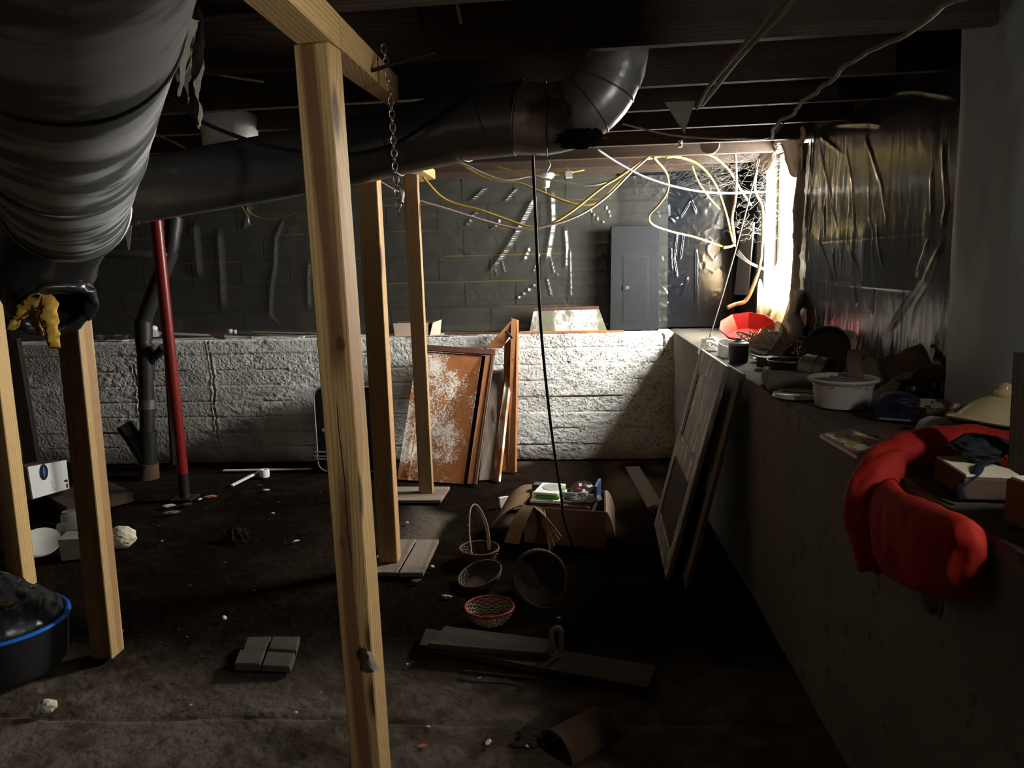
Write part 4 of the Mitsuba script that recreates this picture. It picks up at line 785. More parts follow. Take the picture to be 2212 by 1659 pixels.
names = {'porcelain': ('white_chip', 'white chip of plaster scattered on the dark floor'), 'chip_brick': ('brick_crumb', 'red brick crumb lying on the dark floor'), 'terracotta': ('clay_crumb', 'brown clay crumb lying on the dark floor'), 'pale_stone': ('pale_pebble', 'pale pebble lying on the dark floor'),
         'stone': ('grey_pebble', 'grey pebble lying on the dark floor'), 'chip_dark': ('dark_crumb', 'dark crumb of dirt lying on the floor'), 'paper': ('paper_shred', 'dull shred of paper lying on the dark floor'), 'card_dark': ('card_shred', 'dark shred of cardboard lying beside the cardboard box')}
own = ['curved white plaster chip on bare floor beyond the broken tile', 'long white chip left of the clay pipe fragment', 'red brick crumb near the foot of the largest post', 'brown clay crumb in front of the two short planks', 'pale pebble at the foot of the red pole', 'flat grey pebble in front of the red pole',
       'brown clay crumb touching the red pole plate', 'orange brick crumb right of the red pole foot', 'small pale pebble between the red pole and the orange crumb', 'pale pebble below the white tape roll', 'small white chip right of the clay pipe dirt', 'tiny white chip between the largest post and the clay pipe']
for i, (px, py, m, s) in enumerate(chips):
    nm, lb = names[m]; lb = own[i] if i < len(own) else lb
    single(nm, lb, 'debris', blob(f(px, py) + V(0, 0, s * .3), (s * (.7 + .6 * rng.random()), s * (.4 + .35 * rng.random()), s * .25), 2, .7, 4, i, rot(0, 0, rng.random() * 3)), m, 40, 'chips of ' + nm.split('_')[0] + ' debris on the floor')

# ------------------------------------------------------------------ the window's torn surround, near the corner
def drape(fn, nu, nv, th=.004): return grid(fn, nu, nv, th)
def torn(u, v):
    z = 1.62 - v * .68; y = 5.40 - u * (.80 - .12 * v) ; top = 1.30 + .34 * smoothnp(.25, .85, u) + .04 * np.sin(u * 21)
    z = top - v * (top - (ZL + .015)); P = np.stack([y, z, 0 * y], -1)
    d = .03 + .05 * meshkit.fbm(P * V(7, 2.5, 1), 3, 41) + .10 * smoothnp(.55, 1, v) * meshkit.fbm(P * V(5, 2, 1), 2, 42)
    return np.stack([XU + .03 - d, y, z], -1)
single('amber_film', 'yellowed amber plastic film glowing below the bright window', 'plastic film', grid(torn, 90, 80), 'amber_film', True)
def trim_pts(u, v):
    z = 2.10 - u * 1.0; y = 4.50 - v * .10 + .03 * (meshkit.fbm(np.stack([u * 9, v * 3, 0 * u], -1), 3, 44) - .5)
    return np.stack([XU - .03 - .03 * np.sin(v * PI) - .03 * meshkit.fbm(np.stack([u * 14, v * 4, 0 * u], -1), 3, 43), y + .05 * u, z], -1)
single('torn_trim', 'torn dull cloth strip along the near edge of the bright window', 'cloth strip', drape(trim_pts, 90, 12), 'stone', True)
def valance(u, v):
    y = 5.35 - u * .95; z = 2.19 - v * (.10 + .06 * np.sin(u * 9) + .10 * smoothnp(.55, .8, u))
    return np.stack([XU - .04 - .04 * meshkit.fbm(np.stack([u * 8, v * 4, 0 * u], -1), 3, 45), y, z], -1)
single('dusty_valance', 'dusty ragged paper hanging over the top of the bright window', 'paper', drape(valance, 90, 14), 'dust', True)
single('dead_leaf', 'dark scrap stuck on the bright window', 'scrap', crumple(blob(at(1716, 370, X=XU + .12) , (.004, .05, .03), 3, .6, 3, 2), .012, 22), 'chip_dark', True)
single('grey_strip', 'grey plastic strip standing in the black corner', 'strip', slab(at(1588, 637, X=1.33), at(1618, 637, X=1.335), at(1631, 480, X=1.335), at(1606, 475, X=1.33), .01, .003, 1), 'grey_plastic')
single('hook_eye', 'chrome eye hook on the grey plastic strip', 'hook', torus(at(1606, 519, X=1.30), (-.6, -.8, 0), .014, .004, 16, 6), 'chrome', True)
single('split_rag', 'pale twisted rag bunched on the ledge below the torn cloth strip', 'rag', crumple(tube(spline([V(1.36, 4.42, 1.28), V(1.31, 4.36, 1.16), V(1.30, 4.30, 1.05), V(1.22, 4.32, .99)], per=8), np.linspace(.03, .06, 25), 20), .03, 14), 'paper', True)

# ------------------------------------------------------------------ things on the near ledge
Zs = ZL + .004
def ledge(x, y, h=0): return V(x, y, Zs + h)
single('red_bin', 'shallow red many-sided plastic tray tilted up at the back of the ledge corner', 'tray', lathe([(0, .0), (.11, 0), (.175, .085), (.17, .087), (.105, .006), (0, .006)], ledge(1.17, 4.86, .03), (-.10, -.42, .9), 10), 'red_plastic')
CN = thing('canister', 'black round canister with a stepped grey lid behind the leaning door', 'canister')
part(CN, 'body', lathe([(0, 0), (.046, 0), (.048, .004), (.051, .09), (0, .09)], ledge(.915, 3.97), n=36), 'rubber_black', 40)
part(CN, 'lid', lathe([(0, .118), (.012, .118), (.016, .112), (.017, .106), (.030, .104), (.033, .099), (.046, .097), (.052, .093), (.052, .082), (0, .082)], ledge(.915, 3.97, .004), n=36), 'grey_plastic', 40, label='grey stepped lid')
m = crumple(blob((.90, 4.52, .965), (.075, .10, .055), 5, .35, 3, 21), .02, 12); v = m[0]; v[:, 2] = np.maximum(v[:, 2], ZL + .008)
single('plastic_bag', 'crumpled clear plastic bag on the ledge edge near the far corner', 'plastic bag', (v, m[1]), 'clear_bag', True)
def hang(u, v):
    y = 4.42 - u * .20 + .02 * np.sin(v * 5); z = ZL + .03 - v * .26 * (1 - .5 * np.abs(u - .45) * 2); x = XR - .02 - .03 * meshkit.fbm(np.stack([u * 4, v * 5, 0 * u], -1), 3, 52)
    return np.stack([x, y, z], -1)
single('hanging_bag', 'limp clear plastic bag hanging over the ledge edge behind the leaning door', 'plastic bag', grid(hang, 40, 40), 'clear_bag', True)
single('white_tub', 'translucent white plastic tub between the plastic bag and the canister', 'tub', lathe([(0, 0), (.05, 0), (.058, .07), (.062, .07), (.062, .075), (.055, .075), (.047, .005), (0, .005)], ledge(.905, 4.22), (.15, -.3, 1), 28), 'clear_bag', 40)
def cutprof(n=36):
    m = lathe([(0, 0), (.05, 0), (.07, .02), (.095, .055), (.108, .10), (.104, .10), (.09, .058), (.064, .024), (0, .008)], (0, 0, 0), n=48); v = m[0]; a = np.arctan2(v[:, 1], v[:, 0]); rr = np.hypot(v[:, 0], v[:, 1])
    v[:, :2] *= (1 + .07 * np.abs(np.sin(a * 8)) + .03 * np.sin(v[:, 2] * 260))[:, None]; return v, m[1]
v, ff = cutprof(); single('cut_glass_bowl', 'cut-glass bowl lying tilted beside the canister', 'bowl', (v @ frame((-.75, -.15, .55)).T + ledge(1.13, 3.98, .05), ff), 'glass', 25)
single('vine_heap', 'tangled heap of dry twigs behind the cut-glass bowl', 'twigs', cat(*[tube(spline([V(1.14 + .1 * rng.normal() * .6, 4.40 + .11 * rng.normal(), Zs + .01), V(min(1.33, 1.2 + .08 * rng.normal()), 4.36 + .13 * rng.normal(), Zs + .06 + .05 * rng.random()), V(min(1.33, 1.2 + .09 * rng.normal()), 4.32 + .14 * rng.normal(), Zs + .01)], per=5), .003 + .003 * rng.random(), 5) for _ in range(70)]), 'brown_root', True, kind='stuff')
single('driftwood', 'thick curved dry root arching over the twig heap', 'root', tube(spline([V(1.05, 4.45, Zs + .02), V(1.12, 4.35, Zs + .10), V(1.22, 4.25, Zs + .11), V(1.30, 4.15, Zs + .06)], per=6), .009, 8), 'brown_root', True)
for i, (y, r, tilt, l) in enumerate([(3.72, .12, .55, 'glass plate leaning on the dark sheet, nearer the twig heap'), (3.52, .115, .45, 'glass plate leaning behind the white casserole dish')]):
    single('glass_plate', l, 'plate', lathe([(0, 0), (r * .6, .0), (r, .022), (r * .99, .027), (r * .58, .006), (0, .006)], ledge(1.27, y, r * .72), (-.8, -.25, tilt), 40), 'glass', 40)
ST = single('stone_block', 'dark block with a pale dusty top on the ledge edge right of the leaning door', 'block', crumple(box(ledge(.925, 3.16, .036), (.17, .24, .07), -.15, .008), .006, 9), 'stone', 30)
SK = thing('skillet', 'black round pan on the dark block', 'pan')
part(SK, 'pan', lathe([(0, 0), (.075, 0), (.085, .03), (.080, .03), (.07, .006), (0, .006)], ledge(.94, 3.20, .078), n=36), 'rubber_black', 40)
part(SK, 'rim', torus(ledge(.94, 3.20, .108), (0, 0, 1), .0825, .0035, 40, 6), 'dull_steel', True)
SP = thing('steel_pot', 'small tarnished metal pot lying on its side behind the green-white cover', 'pot')
sa = unit(V(.55, -.62, -.12))
part(SP, 'body', lathe([(0, -.07), (.045, -.07), (.058, -.055), (.062, .04), (.068, .045), (.068, .052), (.058, .048), (.052, -.05), (0, -.06)], ledge(1.03, 3.10, .075), sa, 40), 'dull_steel', 40)
part(SP, 'ridge', torus(ledge(1.03, 3.10, .075), sa, .062, .003, 40, 6), 'chrome', True)
single('black_pan', 'large black pan standing on edge behind the tarnished metal pot', 'pan', lathe([(0, 0), (.10, 0), (.12, .02), (.115, .024), (.095, .006), (0, .006)], ledge(1.13, 3.30, .115), (-.75, -.6, .3), 40), 'rubber_black', 40)
single('black_bottle', 'dark small block behind the canister', 'block', box(ledge(1.0, 3.72, .03), (.09, .06, .05), .5), 'rubber_black')
CL = thing('dish_cover', 'pale green-white round lid at the ledge edge beside the white casserole', 'lid')
part(CL, 'disc', lathe([(0, .018), (.082, .018), (.090, .014), (.092, .004), (.088, 0), (0, 0)], ledge(.905, 2.94), n=48), 'enamel', 40)
sq = [ledge(.85 + .018 * k + .004 * math.sin(k * 2.1), 2.95 - .01 * k + .014 * math.sin(k * 3.3), .0195) for k in range(7)]
part(CL, 'scrawl', tube(spline(sq, per=8), .0016, 4), 'steel_line', True, label='faded dark handwriting')
CD = thing('casserole_dish', 'white enamel casserole dish with a rolled rim and dirt inside', 'dish')
cc = ledge(1.00, 2.74)
part(CD, 'body', lathe([(0, 0), (.085, 0), (.092, .004), (.104, .085), (.116, .092), (.121, .099), (.117, .105), (.108, .104), (.098, .09), (.088, .01), (0, .01)], cc, n=56), 'enamel', 40)
part(CD, 'contents', crumple(blob(cc + V(0, 0, .08), (.094, .094, .022), 4, .5, 5, 3), .012, 24), 'stone', True, label='dirt and rubble inside')
single('brown_leaf', 'curled brown paper standing in the white casserole dish', 'paper', crumple(grid(lambda u, v: np.stack([cc[0] + .035 + .05 * u, cc[1] + .03 - .02 * u + .03 * np.sin(v * 3), cc[2] + .095 + .10 * v], -1), 20, 24, .003), .02, 12), 'brown_paper', True)
def wrap(u, v):
    x = 1.10 + .26 * u; y = 2.98 - .30 * v + .04 * np.sin(u * 5); z = ZL + .05 + .10 * u + .05 * np.sin(v * 6 + 1)
    return np.stack([x, y, z], -1)
m = crumple(grid(wrap, 60, 60, .003), .045, 7, 5); v = np.array(m[0]); v[:, 2] = np.maximum(v[:, 2], ZL + .008); v[:, 0] = np.minimum(v[:, 0], 1.345)
single('brown_wrapping', 'crumpled brown wrapping paper heaped against the hazy sheet', 'paper', (v, m[1]), 'brown_paper', True)
CA = thing('navy_case', 'dark navy plastic case with a rounded lid beside the white casserole dish', 'case')
cr_ = rot(0, 0, -.5)
part(CA, 'base', box(ledge(1.085, 2.49, .032), (.12, .12, .06), 0, .006, cr_), 'navy'); part(CA, 'lid', blob(ledge(1.085, 2.49, .066), (.062, .060, .028), 4, .08, 3, 2, cr_), 'navy', True)
part(CA, 'label_strip', box(ledge(1.085, 2.49, .014) + cr_ @ V(0, -.061, 0), (.09, .002, .006), 0, .0005, cr_), 'grey_plastic', label='faded pale lettering strip'); part(CA, 'clasp', box(ledge(1.085, 2.49, .05) + cr_ @ V(0, -.063, 0), (.03, .006, .02), 0, .001, cr_), 'gloss_black')
def speck(p, n, uv): return mix((0.34, 0.31, 0.24), (0.09, 0.055, 0.03), smoothstep(0.5, 0.62, fbm(p.x * 60, p.y * 30, p.z * 40, 2)))
pr('speckled', proc(speck), 0.25, 0.5)
for k, dz in enumerate((0, .016)):
    single('stoneware_bowl', ['lower dark bowl of the stack beside the cream lid', 'upper speckled bowl of the stack beside the cream lid'][k], 'bowl', lathe([(0, .004), (.045, .004), (.072, .03), (.085, .046), (.082, .048), (.068, .034), (.042, .010), (0, .010)] if k else [(0, 0), (.045, 0), (.072, .026), (.085, .042), (.082, .043), (.068, .03), (.042, .006), (0, .006)], ledge(1.165, 2.445, dz), n=48), 'speckled' if k else 'pot_brown', 40)
single('grey_scoop', 'translucent blue-grey plastic piece in front of the speckled bowl', 'scoop', crumple(lathe([(0, .060), (.025, .058), (.045, .045), (.056, .02), (.058, 0), (.054, 0), (.05, .02), (.04, .04), (0, .055)], ledge(1.095, 2.255), n=36), .006, 10), 'hazy_sheeting', 40)
PT = thing('bean_pot', 'brown crock with a domed cream lid and a round knob near the frame edge', 'crock')
pc = ledge(1.185, 2.10)
part(PT, 'crock', lathe([(0, 0), (.085, 0), (.10, .02), (.105, .05), (.098, .066), (.09, .066), (0, .06)], pc, n=48), 'pot_brown', 40)
la = unit(V(.16, .10, 1)); lc = pc + V(0, 0, .068)
ld = part(PT, 'lid', lathe([(0, .002), (.10, -.002), (.127, .0), (.130, .006), (.124, .013), (.112, .016), (.108, .014), (.100, .022), (.075, .050), (.050, .068), (.033, .075), (.026, .072), (.0, .072)], lc, la, 64), 'cream', 60, label='cream glazed domed lid')
part(ld, 'knob', lathe([(0, .070), (.018, .072), (.024, .080), (.025, .088), (.018, .096), (.016, .099), (.017, .106), (.012, .114), (0, .117)], lc, la, 32), 'cream', True)
def mag(p, n, uv):
    a = fbm(p.x * 22, p.y * 22, 3.0, 3); b = fbm(p.x * 34 + 7, p.y * 34, 9.0, 3)
    c = mix((0.52, 0.45, 0.36), (0.07, 0.05, 0.045), smoothstep(0.46, 0.54, a)); c = mix(c, (0.42, 0.20, 0.06), smoothstep(0.54, 0.60, b))
    return mix(c, (0.20, 0.22, 0.06), smoothstep(0.62, 0.68, fbm(p.x * 30, p.y * 30, 20.0, 2)))
pr('magazine_print', proc(mag), 0.4, 0.4); pr('book_red', (0.085, 0.022, 0.02), 0.5, 0.4)
MG = thing('magazine', 'glossy magazine with food pictures jutting over the ledge edge', 'magazine')
mc = [V(.755, 2.235, Zs + .006), V(.768, 1.985, Zs + .006), V(.905, 2.10, Zs + .006), V(.87, 2.305, Zs + .006)]
part(MG, 'pages', slab(mc[0], mc[1], mc[2], mc[3], .010, .001), 'porcelain')
up = V(0, 0, .0105); ct = sum(mc) / 4
part(MG, 'cover', slab(*[p + up for p in mc], .0015, .0005), 'pot_brown'); part(MG, 'cover_picture', slab(*[ct + (p - ct) * .86 + up + V(0, 0, .0017) for p in mc], .0006, .0002), 'magazine_print', label='printed food pictures')
BK = thing('hardback', 'dark red hardback book beside the magazine, half under the red bag', 'book')
bc4 = [V(.925, 2.235, Zs + .004), V(.90, 2.06, Zs + .004), V(1.02, 2.01, Zs + .004), V(1.05, 2.20, Zs + .004)]; cb = sum(bc4) / 4
part(BK, 'pages', slab(*[cb + (p - cb) * .97 + V(0, 0, .003) for p in bc4], .020, .001), 'paper')
for h in (0, .023): part(BK, 'cover', slab(*[p + V(0, 0, h) for p in bc4], .003, .001), 'book_red')
RB = thing('red_bag', 'puffy red cloth bag draped over the ledge edge', 'bag')
path = spline([V(1.34, 1.80, 1.008), V(1.16, 1.90, 1.012), V(1.02, 1.955, 1.012), V(.90, 1.965, 1.0), V(.81, 1.92, .96), V(.755, 1.87, .88), V(.765, 1.86, .80), V(.775, 1.87, .725)], per=9)
m = tube(path, np.interp(np.linspace(0, 1, len(path)), [0, .2, .45, .6, .75, .88, 1], [.050, .054, .053, .056, .056, .052, .036]), 40)
v = m[0]; w = 1 - np.abs(2 * meshkit.fbm(np.column_stack([v[:, 0] * 14, v[:, 1] * 14, v[:, 2] * 9]), 3, 71) - 1)
v = v + (meshkit.fbm(v * 12, 3, 72)[:, None] - .5) * .02; v[:, 2] -= .014 * w ** 5; 
part(RB, 'roll', (v, m[1]), 'red_cloth', True)
pth = spline([V(.80, 1.86, .90), V(.775, 1.76, .90), V(.775, 1.64, .91), V(.785, 1.52, .935), V(.80, 1.44, .95)], per=10); sec = []
an = np.arange(40) * 2 * PI / 40; n_ = len(pth); t_ = np.linspace(0, 1, n_); rz_ = np.interp(t_, [0, .1, .5, .9, 1], [.05, .105, .105, .085, .03]); rx_ = np.interp(t_, [0, .1, .5, .9, 1], [.02, .045, .048, .04, .015])
vv = np.vstack([pth[i] + np.column_stack([rx_[i] * np.cos(an), 0 * an, rz_[i] * np.sin(an)]) - V(0, 0, .045) for i in range(n_)]); ff = tube(pth, .05, 40, caps=True)[1]; vv = np.vstack([vv, pth[0] - V(0, 0, .045), pth[-1] - V(0, 0, .045)])
w = 1 - np.abs(2 * meshkit.fbm(vv * V(9, 14, 6), 3, 75) - 1); vv[:, 0] -= .018 * (w - .5) ; vv += (meshkit.fbm(vv * 11, 3, 76)[:, None] - .5) * .02
part(RB, 'hanging_lobe', (vv, ff), 'red_cloth', True)
part(RB, 'seam', tube([path[i] + V(-.058 * math.cos(a), -.0, 0) * 0 + np.cross(unit(path[i + 1] - path[i]), V(*[math.sin(a), 0, math.cos(a)])) * .0 for i, a in [(47, 0), (48, .1)]], .001, 4), 'red_cloth') if False else None
NC = thing('strapped_carton', 'open carton with pale torn edges inside the loop of the red bag', 'carton')
part(NC, 'carton', box(ledge(.94, 1.735, .025), (.12, .17, .05), -.1, .004), 'card_dark'); part(NC, 'torn_top', crumple(box(ledge(.94, 1.735, .054), (.115, .165, .006), -.1, .001), .005, 30), 'pale_stone', 30, label='pale torn cardboard edge')
single('black_scarf', 'black crumpled cloth lying on the open carton inside the red loop', 'cloth', crumple(blob(ledge(.97, 1.79, .085), (.07, .055, .024), 4, .3, 3, 9), .012, 16), 'dark_cloth', True)
single('black_strap', 'thin black strap curling over the open carton', 'strap', tube(spline([ledge(.99, 1.73, .075), ledge(.93, 1.70, .07), ledge(.90, 1.665, .06), ledge(.866, 1.66, .03), ledge(.862, 1.64, .006)], per=8), .010, 8, flat=.35), 'dark_cloth', True)
FC = thing('front_carton', 'brown carton with a white torn top nearest the camera on the ledge', 'carton')
part(FC, 'carton', box(ledge(1.02, 1.40, .045), (.24, .28, .09), .12, .004), 'card'); part(FC, 'torn_top', crumple(box(ledge(1.02, 1.40, .094), (.23, .27, .006), .12, .001), .006, 24), 'white_plastic', 30, label='white torn top')
single('edge_board', 'dark upright board with a bright side at the frame edge', 'board', board(ledge(1.02, 1.70, 0), (1.02, 1.715, 1.275), .05, .035, (.6, -.8, 0), .003), 'dark_wood')
def hung(x0, y0, x1, y1): return crumple(grid(lambda u, v: np.stack([x0 + (x1 - x0) * u, y0 + (y1 - y0) * u + .012 * np.sin(u * 14), 1.43 + (ZJ + .03 - 1.43) * v], -1), 30, 24, .004), .008, 8)  # unseen cloths added to block light from the second window
single('added_shade_cloth', 'dark blanket added out of view to keep second-window light off the rear posts', 'shade_cloth', hung(1.072, 1.087, 1.152, 1.165), 'dark_cloth', True)
single('added_shade_cloth', 'dark blanket added out of view to keep second-window light off the trunk duct', 'shade_cloth', hung(.985, .885, .98, .58), 'dark_cloth', True)

# ------------------------------------------------------------------ the old doors leaning on the ledge
def door(label, bl, br, tr, tl, th, mat, panels=True, broken=False):
    t = thing('old_door', label, 'door panel'); n = unit(np.cross(br - bl, tl - bl))
    Q = lambda u, v, h=0: bl * (1 - u) * (1 - v) + br * u * (1 - v) + tr * u * v + tl * (1 - u) * v + n * h
    def pc(nm, u0, u1, v0, v1, h0, h1, m=mat): part(t, nm, slab(Q(u0, v0, h0), Q(u1, v0, h0), Q(u1, v1, h0), Q(u0, v1, h0), h1 - h0, .0025, 1), m)
    pc('stile', 0, .12, 0, 1, 0, th); pc('stile', .88, 1, 0, 1, 0, th)
    for v0, v1 in ((0, .10), (.43, .53), (.90, 1)): pc('rail', .12, .88, v0, v1, 0, th)
    pc('panel', .12, .88, .53, .90, th * .25, th * .6); pc('panel', .12, .88, .10, .43, th * .25, th * .6, 'dark_wood')
    for (u0, u1, v0, v1) in ((.12, .15, .53, .90), (.85, .88, .53, .90), (.12, .88, .53, .55), (.12, .88, .88, .90)): pc('moulding', u0, u1, v0, v1, th * .6, th * .85)
    return t
S_ = V(-.045, 0, 0)
door('old panelled door with flaking grey paint leaning on the ledge', V(.577, 4.178, 0.003) + S_, V(.538, 3.402, 0.003) + S_, V(.80, 3.449, 1.006) + S_ * .9, V(.80, 4.074, 1.011) + S_ * .9, .022, 'door_paint')
door('second old door leaning behind the flaking one', V(.577, 4.05, 0.003) + S_ * -.1, V(.560, 3.30, 0.003) + S_ * -.1, V(.807, 3.35, .985), V(.807, 3.95, .985), .02, 'grey_wood')
single('skirting_plank', 'dusty plank lying on the floor along the foot of the ledge wall', 'plank', board((.50, 5.35, .012), (.56, 4.35, .012), .10, .02, (1, 0, 0)), 'grey_wood')
single('red_rag', 'small dark red rag on the floor at the far foot of the leaning doors', 'rag', crumple(blob(f(1425, 1112) + V(-.02, 0, .03), (.05, .04, .03), 3, .4, 3, 4), .015, 18), 'brown_paint', True)

# ------------------------------------------------------------------ cables, chain, lamp holder
def cable(name, label, pts, Y, r, mat, cat_='cable', flat=1.0, jit=0.0, pre=(), post=()):
    Y = np.interp(np.linspace(0, 1, len(pts)), np.linspace(0, 1, len(np.atleast_1d(Y))), np.atleast_1d(Y))
    p = spline([V(*q) for q in pre] + [at(*q, Y=y) for q, y in zip(pts, Y)] + [V(*q) for q in post], per=7)
    if jit: p = p + (np.stack([meshkit.fbm(p * 9, 3, k) for k in (1, 2, 3)], 1) - .5) * jit
    return single(name, label, cat_, tube(p, r, 8, flat=flat), mat, True)
cable('yellow_cable', 'thick yellow cable drooping from the short lumber plate across the plastic sheet', [(905, 372), (960, 430), (1040, 455), (1110, 480), (1145, 490), (1180, 487), (1230, 460), (1300, 405), (1340, 380), (1390, 345), (1402, 340)], [4.9], .0085, 'yellow_cable')
cable('yellow_cable', 'yellow cable looping under the porcelain lamp holder', [(990, 350), (1050, 385), (1120, 395), (1170, 415), (1240, 440), (1290, 437), (1330, 400), (1390, 345)], [4.95], .0075, 'yellow_cable')
cable('yellow_cable', 'short yellow cable running to the small white junction box', [(1070, 360), (1130, 374), (1200, 377), (1262, 366)], [5.05], .0075, 'yellow_cable')
cable('yellow_cable', 'yellow cable hanging in an S beside the grey panel box', [(1412, 340), (1440, 375), (1443, 410), (1425, 440), (1403, 465), (1410, 485), (1450, 500), (1500, 512), (1560, 532)], [5.0, 5.4, 5.7], .0075, 'yellow_cable')
cable('yellow_cable', 'yellow cable arching down to the tied bundle near the window', [(1400, 343), (1440, 337), (1500, 350), (1540, 390), (1565, 450), (1580, 510), (1588, 532)], [5.0, 5.2], .008, 'yellow_cable')
cable('yellow_cable', 'short yellow cable passing behind the brown vine near the window', [(1440, 340), (1520, 331), (1570, 362), (1600, 410), (1622, 442)], [5.0, 5.3], .0075, 'yellow_cable')
cable('yellow_cable', 'old yellow cable fading into the dark corner', [(1495, 358), (1510, 395), (1535, 430), (1555, 452)], [5.3, 5.6], .006, 'old_yellow')
cable('yellow_cable', 'yellow cable end crossing the white fixture behind the trunk duct', [(300, 268), (335, 289), (370, 305), (410, 323), (450, 320), (500, 317), (545, 319)], [3.42, 3.21], .008, 'yellow_cable', flat=.5)
cable('yellow_cable', 'thin yellow cable sagging under the duct left of the largest post', [(535, 446), (552, 468), (590, 474), (630, 466), (690, 450)], [3.2], .004, 'old_yellow', pre=[(-1.14, 3.08, 1.79)], post=[(-.80, 3.10, 1.83)])
cable('white_cable', 'pinkish white cable sagging lowest across the plastic sheet', [(810, 387), (880, 425), (960, 450), (1050, 478), (1120, 494), (1180, 488), (1250, 465), (1310, 425), (1360, 375), (1402, 338)], [4.85], .008, 'white_cable')
cable('white_cable', 'white cable draped over the lamp holder', [(985, 347), (1080, 387), (1150, 380), (1175, 386), (1210, 392), (1270, 400), (1325, 388), (1360, 362)], [4.92], .007, 'white_cable')
cable('grey_cable', 'long pale cable running from the elbow to the bright window', [(1290, 323), (1340, 355), (1400, 385), (1480, 408), (1560, 417), (1662, 414)], [4.2, 4.95], .007, 'grey_cable')
cable('grey_cable', 'thin pale cable running level under the joists to the window top', [(1345, 268), (1450, 292), (1540, 299), (1600, 299), (1660, 297)], [3.3, 3.75], .004, 'grey_cable', post=[(1.10, 3.93, 2.131)])
cable('dry_vine', 'thick brown root hanging in front of the bright window', [(1637, 345), (1630, 400), (1645, 450), (1648, 520), (1637, 590), (1612, 648), (1590, 655), (1570, 664)], [5.0], [.010] * 29 + [.013] * 21, 'brown_root', 'root', 1, .02)
cable('dry_vine', 'brown vine hanging down to the tied cable bundle', [(1575, 305), (1588, 340), (1590, 420), (1582, 470), (1586, 525), (1562, 536)], [5.1, 5.2], .009, 'brown_root', 'vine', 1, .01)
cable('pale_rod', 'thin pale rod slanting from the window down to the ledge edge', [(1640, 345), (1600, 500), (1560, 640), (1520, 770)], [4.9, 4.5], .0045, 'grey_cable', 'rod')
cable('twisted_rope', 'thick dusty cable slanting down from the ceiling above the elbow', [(1725, -20), (1690, 25), (1600, 120), (1545, 190), (1515, 228)], [1.66, 1.80, 2.2, 2.62, 2.93], .008, 'dust', 'cable')
cable('twisted_rope', 'thin dark cable beside the thick dusty one', [(1690, -20), (1650, 45), (1570, 140), (1530, 190), (1505, 235)], [1.66, 1.84, 2.25, 2.62, 2.93], .006, 'stone', 'cable')
cable('knotted_cord', 'knotted pale cord snaking from the ceiling to the window top', [(2090, -10), (1960, 72), (1830, 140), (1790, 180), (1730, 222), (1712, 248), (1680, 268), (1666, 296)], [1.70, 1.98, 2.28, 2.50, 2.86, 3.1, 3.3, 3.72], .007, 'dust', 'cord', 1, .03, post=[(1.08, 3.93, 2.131)])
cable('black_cable', 'black cable drooping across the front of the long dark duct', [(365, 210), (440, 265), (560, 310), (655, 328), (760, 333), (850, 312), (930, 262), (1012, 204)], [2.70, 2.78], .007, 'rubber_black')
cable('black_cable', 'black cable passing behind the end of the lumber beam', [(735, 162), (790, 155), (835, 143), (880, 130), (940, 113)], [2.35, 2.2], .006, 'rubber_black')
cable('hanging_wire', 'black wire hanging from the duct down to the cardboard box', [(1150, 322), (1156, 450), (1168, 700), (1190, 920), (1212, 1070), (1218, 1120), (1242, 1192)], [2.9, 3.0, 3.2, 3.55, 3.74], .006, 'rubber_black', 'wire')
CH = thing('hanging_chain', 'steel chain hanging beside the end of the lumber beam', 'chain')
cp = spline([at(828, 98, Y=2.37), at(843, 200, Y=2.36), at(852, 340, Y=2.36), at(862, 462, Y=2.36)], per=14); seg = np.r_[0, np.cumsum(np.linalg.norm(np.diff(cp, axis=0), axis=1))]
nl = 26
for i in range(nl):
    s_ = seg[-1] * (i + .5) / nl; p = np.array([np.interp(s_, seg, cp[:, k]) for k in range(3)]); a = i * PI / 2 + .4
    e = V(math.cos(a), math.sin(a), 0); t = np.linspace(0, 2 * PI, 15)
    L = seg[-1] / nl * .68
    part(CH, 'link', tube(p + np.outer(np.cos(t) * .0085, e) + np.outer(np.sin(t) * L, V(.02, 0, 1)), .0024, 5, caps=False), 'chrome', True)
part(CH, 'clip', tube(spline([at(862, 398, Y=2.36), at(869, 415, Y=2.36), at(868, 440, Y=2.36)], per=6), .006, 8), 'chrome', True)
LH = thing('lamp_holder', 'white porcelain lamp holder hanging among the yellow cables', 'lamp holder')
lp = at(1178, 385, Y=5.0)
part(LH, 'body', lathe([(0, .03), (.055, .03), (.06, .022), (.055, .005), (.035, -.008), (.028, -.03), (.026, -.055), (.018, -.06), (0, -.06)], lp, n=28), 'porcelain', 40)
part(LH, 'bracket', tube(spline([lp + V(0, 0, .03), lp + V(.03, 0, .09), lp + V(-.03, 0, .16)], per=6), .006, 6), 'dull_steel', True)
part(LH, 'pull_string', tube([lp + V(0, 0, -.06), lp + V(.004, 0, -.10)], .002, 4), 'porcelain', True)
JB = thing('junction_box', 'small white junction box under the far joist', 'junction box')
jp = at(1229, 377, Y=5.05); part(JB, 'body', box(jp, (.045, .04, .045), 0, .004), 'porcelain'); part(JB, 'screw', tube([jp + V(-.005, 0, .02), jp + V(-.008, 0, .05)], .003, 6), 'chrome', True)
single('white_insulator', 'tiny white knob insulator on the joist left of the round cover plate', 'insulator', lathe([(0, 0), (.012, 0), (.014, .01), (.009, .018), (.014, .026), (.012, .036), (0, .036)], at(1469, 318, Y=4.45), n=16), 'porcelain', 40)
